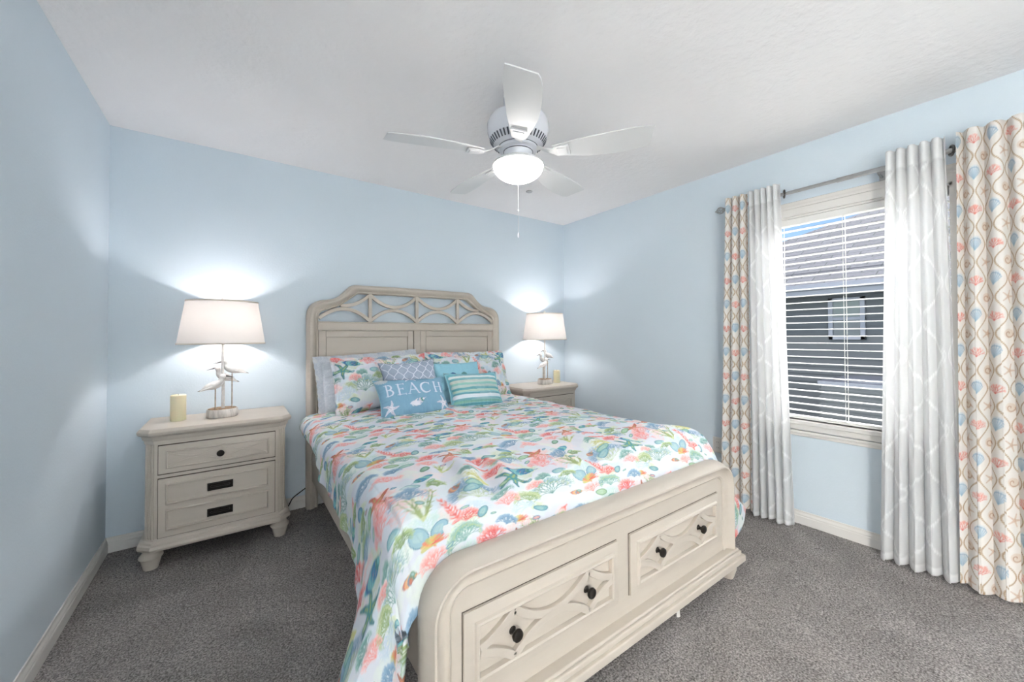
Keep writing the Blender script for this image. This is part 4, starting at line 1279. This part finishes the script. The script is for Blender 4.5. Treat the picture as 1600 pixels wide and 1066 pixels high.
# prints ---------------------------------------------------------
def lattice_cloth(w, h):
    C = Cloth(w, h, (160, 172, 190), 0.0015)
    for k in range(900):
        x, y = RNG.uniform(0, w), RNG.uniform(0, h)
        C.cap(x, y, x + 0.012, y, 0.0010, 0.001, RNG.choice([(140, 150, 170), (160, 170, 186)]), 0.5)
    a_, b_ = 0.070, 0.090
    for i in range(-1, int(w / a_) + 2):
        for j in range(-1, int(h / b_) + 2):
            for (ox, oy) in ((0, 0), (a_ / 2, b_ / 2)):
                cx, cy = i * a_ + ox, j * b_ + oy
                for sd in (-1, 1):
                    P = [(cx + sd * a_ / 2 * (0.5 - 0.5 * math.cos(PI * t)) , cy - b_ / 2 + b_ / 2 * t * 1.0) for t in np.linspace(0, 1, 7)]
                    C.poly(P, [0.0018] * 7, [(228, 232, 238)], 0.95)
                    P = [(cx + sd * (a_ / 2 - a_ / 2 * (0.5 - 0.5 * math.cos(PI * t))), cy + b_ / 2 * t) for t in np.linspace(0, 1, 7)]
                    C.poly(P, [0.0018] * 7, [(228, 232, 238)], 0.95)
    return C

def beach_cloth(w, h):
    C = Cloth(w, h, (126, 166, 190), 0.0012)
    for k in range(700):
        x, y = RNG.uniform(0, w), RNG.uniform(0, h)
        C.cap(x, y, x, y + 0.02, 0.0012, 0.0012, RNG.choice([(118, 158, 184), (136, 174, 196)]), 0.4)
    WT = (222, 226, 236)
    H_ = 0.066; top = 0.070; base = top + H_
    fx_ = lambda x: (x - 0.24) * 1.20 + 0.250
    fy_ = lambda y: (y - 0.07) * 1.18 + 0.066
    def seg(x0, y0, x1, y1, r): C.cap(fx_(x0), fy_(y0), fx_(x1), fy_(y1), r * 1.2, r * 1.2, WT, 0.92)
    def serif(x, y, l=0.010): seg(x - l, y, x + l, y, 0.0014)
    def arc(cx, cy, rx, ry, a0, a1, r0, r1):
        P = [(fx_(cx + rx * math.cos(t)), fy_(cy + ry * math.sin(t))) for t in np.linspace(a0, a1, 18)]
        rr = [(r0 + (r1 - r0) * math.sin(PI * k / 17)) * 1.2 for k in range(18)]
        C.poly(P, rr, [WT], 0.92)
    th, tn = 0.0046, 0.0018
    yb_ = lambda x: 0
    x = 0.075   # B
    seg(x, top, x, base, th); serif(x - 0.004, top, 0.008); serif(x - 0.004, base, 0.008)
    arc(x + 0.006, top + 0.016, 0.022, 0.016, -PI / 2, PI / 2, tn, th); arc(x + 0.006, top + 0.049, 0.027, 0.0175, -PI / 2, PI / 2, tn, th)
    seg(x, top, x + 0.008, top, tn); seg(x, top + 0.0325, x + 0.008, top + 0.0325, tn); seg(x, base, x + 0.008, base, tn)
    x = 0.143   # E
    seg(x, top, x, base, th); serif(x - 0.004, top, 0.008); serif(x - 0.004, base, 0.008)
    for yy_, l in ((top, 0.032), (top + 0.032, 0.024), (base, 0.036)):
        seg(x, yy_, x + l, yy_, tn); seg(x + l, yy_ - 0.005, x + l, yy_ + 0.005, tn)
    x = 0.226   # A
    seg(x, top - 0.003, x - 0.026, base, tn); seg(x, top - 0.003, x + 0.027, base, th); seg(x - 0.014, top + 0.042, x + 0.018, top + 0.042, tn)
    serif(x - 0.027, base, 0.009); serif(x + 0.028, base, 0.010)
    arc(x, top - 0.014, 0.030, 0.026, PI + 0.3, 2 * PI - 0.3, 0.003, 0.0055)   # white arc of a star arm over the A
    x = 0.304   # C
    arc(x, top + 0.033, 0.031, 0.033, -0.75, -2 * PI + 0.75, tn, th + 0.001)
    seg(x + 0.023, top + 0.002, x + 0.024, top + 0.016, tn)
    x = 0.362   # H
    seg(x, top, x, base, th); seg(x + 0.042, top, x + 0.042, base, th); seg(x, top + 0.032, x + 0.042, top + 0.032, tn)
    for q in (x, x + 0.042):
        serif(q, top); serif(q, base)
    # shells and starfish
    starfish(C, 0.058, 0.232, -PI / 2 + 0.15, 0.052, (232, 230, 236), (214, 212, 222), (190, 190, 206))
    starfish(C, 0.440, 0.228, -PI / 2 - 0.2, 0.055, (232, 230, 236), (214, 212, 222), (190, 190, 206))
    conch(C, 0.255, 0.205, -0.45, 0.120, (200, 200, 212), (232, 230, 236), (210, 190, 190))
    for k in range(9):
        a = -2.6 + k * 0.25
        C.cap(0.225, 0.232, 0.225 + math.cos(a) * 0.036, 0.232 + math.sin(a) * 0.030, 0.003, 0.006, (230, 228, 236), 0.85)
        C.cap(0.04, 0.012, 0.04 + math.cos(k * 0.36) * 0.038, 0.012 + math.sin(k * 0.36) * 0.030, 0.003, 0.006, (206, 208, 206), 0.7)
        C.cap(0.395, 0.012, 0.395 + math.cos(k * 0.36) * 0.030, 0.012 + math.sin(k * 0.36) * 0.016, 0.003, 0.005, (206, 208, 206), 0.7)
    return C

def stripe_cloth(w, h):
    C = Cloth(w, h, (142, 198, 210), 0.0015)
    rows = [(0.035, 0.012, (120, 184, 196)), (0.055, 0.011, (226, 232, 232)), (0.078, 0.009, (118, 176, 184)), (0.098, 0.011, (206, 212, 202)), (0.118, 0.007, (150, 198, 186)), (0.138, 0.010, (190, 206, 200)),
            (0.158, 0.008, (100, 164, 172)), (0.176, 0.007, (176, 200, 186)), (0.196, 0.006, (96, 156, 166)), (0.216, 0.013, (224, 230, 236)), (0.240, 0.006, (110, 168, 176)), (0.258, 0.009, (134, 184, 168)), (0.276, 0.006, (100, 160, 172))]
    for y, r, c in rows:
        for k in range(6):
            y2 = y + RNG.uniform(-0.003, 0.003)
            C.cap(0.026, y2, w - 0.026, y2 + RNG.uniform(-0.002, 0.002), r, r * 0.8, c, 0.55)
    for k in range(60):
        y = RNG.uniform(0.03, h - 0.03)
        C.cap(RNG.uniform(0.03, w * 0.6), y, RNG.uniform(w * 0.6, w - 0.03), y, 0.0008, 0.0008, RNG.choice([(90, 150, 165), (230, 236, 236)]), 0.4)
    for x in np.arange(0.028, w - 0.026, 0.011):   # blanket-stitched edge
        C.cap(x, 0.026, x, 0.018, 0.0009, 0.0009, (70, 140, 160), 0.6); C.cap(x, h - 0.026, x, h - 0.018, 0.0009, 0.0009, (70, 140, 160), 0.6)
    return C

def aqua_cloth(w, h):
    C = Cloth(w, h, (150, 202, 218), 0.0015)
    for k in range(500):
        x, y = RNG.uniform(0, w), RNG.uniform(0, h)
        C.cap(x, y, x + 0.01, y, 0.0015, 0.0015, RNG.choice([(142, 196, 214), (160, 208, 222)]), 0.4)
    for x, c in ((0.135, (70, 100, 150)), (0.235, (96, 140, 140))):
        for k in range(7):
            C.cap(x, 0.115, x + (k - 3) * 0.006, 0.098 + abs(k - 3) * 0.003, 0.008, 0.007, c, 0.85)
    return C

def quilt_cloth(w, h):
    C = Cloth(w, h, (196, 202, 210), 0.002)
    for k in range(2600):
        x, y = RNG.uniform(0, w), RNG.uniform(0, h)
        a = RNG.uniform(0, 6.28)
        C.cap(x, y, x + 0.009 * math.cos(a), y + 0.009 * math.sin(a), 0.0016, 0.001, RNG.choice([(172, 182, 194), (218, 222, 226), (182, 190, 202)]), 0.7)
    return C

LBACK = mat_paint('pale_cotton_backing', (0.60, 0.62, 0.64), 0.85, 0.08, 30)
BBACK = mat_paint('blue_canvas_backing', (0.16, 0.30, 0.42), 0.85, 0.08, 30)
PIPB = mat_paint('aqua_piping', (0.30, 0.50, 0.56), 0.8, 0.05)
PIPG = mat_paint('grey_blue_piping', (0.18, 0.22, 0.30), 0.8, 0.05)
pillow('quilted_sham', (1.425, -0.165, 0.870), 0.76, 0.46, 0.055, math.radians(14), 0, math.radians(-3), quilt_cloth(0.76, 0.46), LBACK, 0.045, 0.03, 3, label='grey quilted sham with scalloped edge leaning directly against the headboard', cat='pillow', scallop=0.004)
pillow('floral_sham', (1.475, -0.300, 0.880), 0.70, 0.42, 0.088, math.radians(24), 0, math.radians(-1), coral_cloth(21, 0.70, 0.42, False, 0.33, 0.36), LBACK, 0.022, 0.035, 5, label='coral print sham on the left side, behind the BEACH pillow', group='coral print shams')
pillow('floral_sham', (2.195, -0.290, 0.885), 0.76, 0.43, 0.088, math.radians(22), 0, math.radians(0.5), coral_cloth(21, 0.76, 0.43, False, 0.37, 0.38), LBACK, 0.040, 0.035, 8, label='coral print sham on the right side, behind the striped pillow', group='coral print shams')
pillow('lattice_pillow', (1.625, -0.455, 0.868), 0.42, 0.37, 0.066, math.radians(24), 0, math.radians(-3), lattice_cloth(0.42, 0.37), LBACK, 0.0, 0.11, 11, piping=PIPG, label='small grey blue pillow with white trellis lattice between the two shams', cat='pillow')
pillow('aqua_pillow', (2.02, -0.425, 0.85), 0.40, 0.33, 0.050, math.radians(22), 0, 0, aqua_cloth(0.40, 0.33), BBACK, 0.0, 0.05, 13, piping=PIPB, label='plain aqua pillow mostly hidden behind the striped pillow', cat='pillow')
pillow('beach_pillow', (1.580, -0.600, 0.793), 0.50, 0.30, 0.070, math.radians(34), math.radians(3), math.radians(1), beach_cloth(0.50, 0.30), BBACK, 0.0, 0.09, 17, piping=PIPB, label='blue pillow lettered BEACH with shells and starfish, frontmost on the comforter', cat='pillow')
pillow('striped_pillow', (2.075, -0.575, 0.800), 0.45, 0.305, 0.062, math.radians(32), math.radians(-2), math.radians(2), stripe_cloth(0.445, 0.30), BBACK, 0.012, 0.08, 19, piping=PIPB, label='aqua and white horizontally striped pillow leaning beside the BEACH pillow', cat='pillow')

# ------------------------------------------------------------------ curtains
STEEL = mat_paint('brushed_pewter', (0.42, 0.42, 0.42), 0.35, 0.1, 20, metal=0.8)
GROM = mat_paint('dark_antique_grommet', (0.10, 0.095, 0.09), 0.35, 0.1, 20, metal=0.7)
RX, RZ = 3.462, 2.120
rod = empty('curtain_rod', (RX, -2.44, RZ), 0, 'brushed pewter curtain rod with twisted cage finials above the window', 'curtain rod')
def rr_(mb, name, mat, **k):
    return rel(mb, name, mat, rod, **k)
rr_(MB().tube([(RX, -1.79, RZ), (RX, -2.42, RZ)], 0.0105, 20).tube([(RX, -2.42, RZ), (RX, -3.115, RZ)], 0.0130, 20), 'pole', STEEL)
for y, s in ((-1.79, 1), (-3.115, -1)):
    f = MB()
    def ringy(r, d): return [(RX + r * math.cos(2 * PI * j / 20), y + s * d, RZ + r * math.sin(2 * PI * j / 20)) for j in range(20)]
    f.loft([ringy(*p) for p in ((0.0125, -0.01), (0.013, 0.0), (0.008, 0.002), (0.008, 0.006), (0.012, 0.010), (0.006, 0.013))])
    f.loft([ringy(*p) for p in ((0.006, 0.066), (0.009, 0.068), (0.006, 0.073), (0.003, 0.078))])
    for k in range(8):
        P = []
        for t in np.linspace(0, 1, 12):
            a = 2 * PI * k / 8 + t * 1.6
            r = 0.004 + 0.020 * math.sin(PI * t) ** 0.8
            P.append((RX + r * math.cos(a), y + s * (0.012 + 0.054 * t), RZ + r * math.sin(a)))
        f.tube(P, 0.0028, 6)
    rr_(f, 'finial', STEEL)
for y in (-2.035, -2.60, -3.10):
    b = MB()
    b.tube([(RX, y, RZ - 0.016), (RX + 0.03, y, RZ - 0.022), (RW - 0.004, y, RZ - 0.022)], 0.006, 10)
    b.box(RW - 0.006, RW - 0.0005, y - 0.012, y + 0.012, RZ - 0.055, RZ + 0.012)
    rr_(b, 'bracket', STEEL)

def ogee_cloth(w, h, seed=5):
    RNG.seed(seed)
    C = Cloth(w, h, (240, 236, 231), 0.0022)
    cw, chh = 0.056, 0.167
    rope = (186, 160, 128)
    def motif(kind, x, y):
        if kind == 0:
            for a in (-0.9, -0.45, 0, 0.45, 0.9):
                tree(C, x, y + 0.024, -PI / 2 + a, 0.016, 0.0017, 4, ((234, 164, 150), (228, 140, 124), (220, 116, 102)), 0.8, 0.35, 0.75)
        elif kind == 1:
            C.poly([(x - 0.004, y + 0.026), (x - 0.002, y), (x + 0.002, y - 0.018)], [0.004, 0.019, 0.022], [(216, 226, 232)], 0.6)
            for k in range(9):
                a = -PI / 2 + (k - 4) * 0.27
                C.cap(x - 0.002, y + 0.026, x + math.cos(a) * 0.030, y + 0.014 + math.sin(a) * 0.046, 0.0010, 0.0016, (150, 182, 202), 0.8)
            C.poly([(x + 0.024 * math.cos(t), y - 0.008 + 0.020 * math.sin(t)) for t in np.linspace(-PI, 0, 10)], [0.0014] * 10, [(140, 172, 196)], 0.8)
        elif kind == 2:
            C.poly([(x, y), (x + 0.006, y)], [0.022, 0.020], [(224, 208, 192)], 0.7)
            C.poly([(x + (0.024 - 0.0035 * t) * math.cos(t), y + (0.021 - 0.003 * t) * math.sin(t)) for t in np.linspace(0, 6.2, 34)], [0.0016] * 34, [(190, 156, 130)], 0.9)
            C.cap(x + 0.024, y, x + 0.036, y + 0.012, 0.004, 0.001, (196, 160, 134), 0.8)
        else:
            for k in range(5):
                a = -PI / 2 + k * 2 * PI / 5 + 0.3
                C.cap(x, y, x + math.cos(a) * 0.030, y + math.sin(a) * 0.030, 0.0048, 0.0018, (204, 176, 154), 0.9)
                C.cap(x, y, x + math.cos(a) * 0.024, y + math.sin(a) * 0.024, 0.0012, 0.0008, (236, 222, 208), 0.8)
    nc = int(w / cw) + 2
    for i in range(-1, nc + 1):
        # rope: boundary between column i and i+1 swings with the offset
        x0 = (i + 0.5) * cw
        ph = PI * (i % 2)
        ys = np.arange(-0.02, h + 0.02, 0.0062)
        P = [(x0 + cw * 0.42 * math.cos(2 * PI * y / chh + ph), y) for y in ys]
        for k in range(len(P) - 1):
            C.cap(*P[k], *P[k + 1], 0.0022, 0.0022, (212, 194, 168), 0.9)
            if k % 1 == 0:
                C.cap(P[k][0] - 0.0016, P[k][1] + 0.001, P[k][0] + 0.0022, P[k][1] - 0.001, 0.0017, 0.0017, (168, 138, 104), 0.85)
    for i in range(-1, nc + 1):
        for j in range(-1, int(h / chh) + 2):
            x = i * cw
            y = j * chh + (chh / 2 if i % 2 else 0)
            if i % 2: motif(0 if (j + i // 2) % 2 else 1, x, y)
            else: motif(2 if (j + i // 2) % 2 else 3, x, y)
    return C
OG = ogee_cloth(0.95, 2.19)
CURT = mat_vcol('printed_curtain_cotton', 0.85, 0.12, 400, trans=0.22)
def mat_sheer():
    m, nt, b, L = newmat('white_embroidered_voile')
    nt.nodes.remove(b)
    at = nt.nodes.new('ShaderNodeAttribute'); at.attribute_name = 'print'
    d = nt.nodes.new('ShaderNodeBsdfDiffuse'); d.inputs[0].default_value = (0.93, 0.93, 0.93, 1)
    t = nt.nodes.new('ShaderNodeBsdfTranslucent'); t.inputs[0].default_value = (0.95, 0.95, 0.95, 1)
    tr = nt.nodes.new('ShaderNodeBsdfTransparent')
    m1 = nt.nodes.new('ShaderNodeMixShader'); m1.inputs[0].default_value = 0.5
    m2 = nt.nodes.new('ShaderNodeMixShader')
    L.new(d.outputs[0], m1.inputs[1]); L.new(t.outputs[0], m1.inputs[2])
    L.new(at.outputs['Fac'], m2.inputs[0])
    L.new(tr.outputs[0], m2.inputs[1]); L.new(m1.outputs[0], m2.inputs[2])
    L.new(m2.outputs[0], nt.nodes['Material Output'].inputs['Surface'])
    return m
SHEER = mat_sheer()
def sheer_cloth(w, h):
    C = Cloth(w, h, (255, 255, 255), 0.003)
    C.a[:] = 0.74
    cw, chh = 0.20, 0.36
    for i in range(-1, int(w / cw) + 2):
        P = [((i + 0.5) * cw + cw * 0.42 * math.cos(2 * PI * y / chh + PI * (i % 2)), y) for y in np.arange(0, h, 0.012)]
        for k in range(len(P) - 1):
            C.cap(*P[k], *P[k + 1], 0.004, 0.004, (249, 249, 249), 0.9)
            C.cap(P[k][0] + 0.014, P[k][1], P[k + 1][0] + 0.014, P[k + 1][1], 0.002, 0.002, (248, 248, 248), 0.8)
    C.a[-int(0.07 / 0.003):] = 0.93
    C.a[:int(0.10 / 0.003)] = 0.93
    return C
SH = sheer_cloth(1.3, 2.2)

def curtain(name, yt0, yt1, yb0, yb1, nf, amp_t, amp_b, ztop, zbot, mat, cloth, fabw, label, group, phase=0.0, seed=1, nu=360, nv=520, grom=(), v0=0.0, u0=0.0, xoff=-0.042, hard=2.2):
    z = np.linspace(zbot, ztop, nv)
    k1 = (ztop - z) / (ztop - zbot)
    rs = np.random.RandomState(seed)
    jit = rs.uniform(-0.12, 0.12, 12)
    def shape(tt, kk, amp):
        """pleats with broad front faces and steep, deep returns"""
        ph = 2 * PI * (nf * tt) + phase + 0.5 * np.interp(tt * nf, np.arange(12), jit * 4)
        w_ = np.sin(ph) + 0.28
        xx = -amp * np.tanh(hard * w_) / np.tanh(hard)
        sw = 0.16 / nf * np.sin(2 * ph) * (0.4 + 0.6 * kk)
        return xx, tt + sw
    td = np.linspace(0, 1, 5000)
    wt = abs(yt1 - yt0) * 0.5 + abs(yb1 - yb0) * 0.5
    xd, yd = shape(td, 0.5, (amp_t + amp_b) / 2)
    al = np.concatenate([[0], np.cumsum(np.hypot(np.diff(xd), np.diff(yd) * wt))])
    U1 = np.linspace(0, al[-1], nu)
    t = np.interp(U1, al, td)
    tg, kg = np.meshgrid(t, k1)
    zg = ztop - kg * (ztop - zbot)
    tw = np.clip(tg + 0.035 * vnoise(tg * 3 + seed, kg * 1.6 + seed, seed) * np.clip(kg * 3, 0, 1) * np.sin(PI * tg), 0, 1)
    x, ty = shape(tw, kg, amp_t + (amp_b - amp_t) * kg)
    y = (yt0 + (yb0 - yt0) * kg) + ((yt1 - yt0) + ((yb1 - yb0) - (yt1 - yt0)) * kg) * ty
    x = RX + xoff + x + 0.005 * vnoise(tg * 9, kg * 5, seed + 2) * kg
    zz = zg + 0.010 * vnoise(tg * nf * 2.2, kg * 0, seed + 3) * (kg > 0.5) * kg
    k = kg
    U = np.broadcast_to(U1, x.shape)
    col = cloth.sample(U + u0, k * (ztop - zbot) + v0)
    X, Y, Z = (x, y, zz) if (yt1 < yt0) else (x[:, ::-1], y[:, ::-1], zz[:, ::-1])
    root = empty(name, (RX, yt0, RZ), 0, label, 'curtain', group)
    o = grid_mesh('panel', X - RX, Y - yt0, Z - RZ, mat, col, root)
    md = o.modifiers.new('t', 'SOLIDIFY'); md.thickness = 0.0012; md.offset = 0
    for yg in grom:      # metal rings round the rod
        g = MB()
        g.tube([(0.004 * math.sin(q), yg - yt0 + 0.006 * math.cos(q), 0) if False else (0.023 * math.cos(q), yg - yt0 + 0.010 * math.cos(q), 0.023 * math.sin(q)) for q in np.linspace(0, 2 * PI, 29)], 0.0052, 10)
        g.build('grommet', GROM, root)
    return root
curtain('printed_curtain', -1.812, -1.955, -1.748, -1.955, 3.0, 0.020, 0.024, 2.178, 0.025, CURT, OG, 0.46, 'printed ogee shell and coral curtain panel nearest the bed, left of the window', 'printed ogee curtains', 0.3, 3, 260, 520, u0=0.03)
curtain('sheer_curtain', -1.962, -2.145, -1.962, -2.192, 5.0, 0.022, 0.032, 2.182, 0.022, SHEER, SH, 0.95, 'white embroidered sheer curtain on the bed side of the window', 'white sheer curtains', 0.0, 7, 360, 200, grom=(-2.152,))
curtain('sheer_curtain', -2.640, -2.852, -2.590, -2.880, 5.0, 0.024, 0.036, 2.185, 0.018, SHEER, SH, 1.2, 'white embroidered sheer curtain beside the printed curtain at the photo\'s edge', 'white sheer curtains', 0.0, 9, 420, 200, grom=(-2.868,))
curtain('printed_curtain', -2.890, -3.085, -2.872, -3.105, 3.0, 0.022, 0.028, 2.186, 0.018, CURT, OG, 0.62, 'wide printed ogee shell and coral curtain panel cut by the photo\'s edge', 'printed ogee curtains', PI, 12, 420, 620, v0=0.03, u0=0.046)
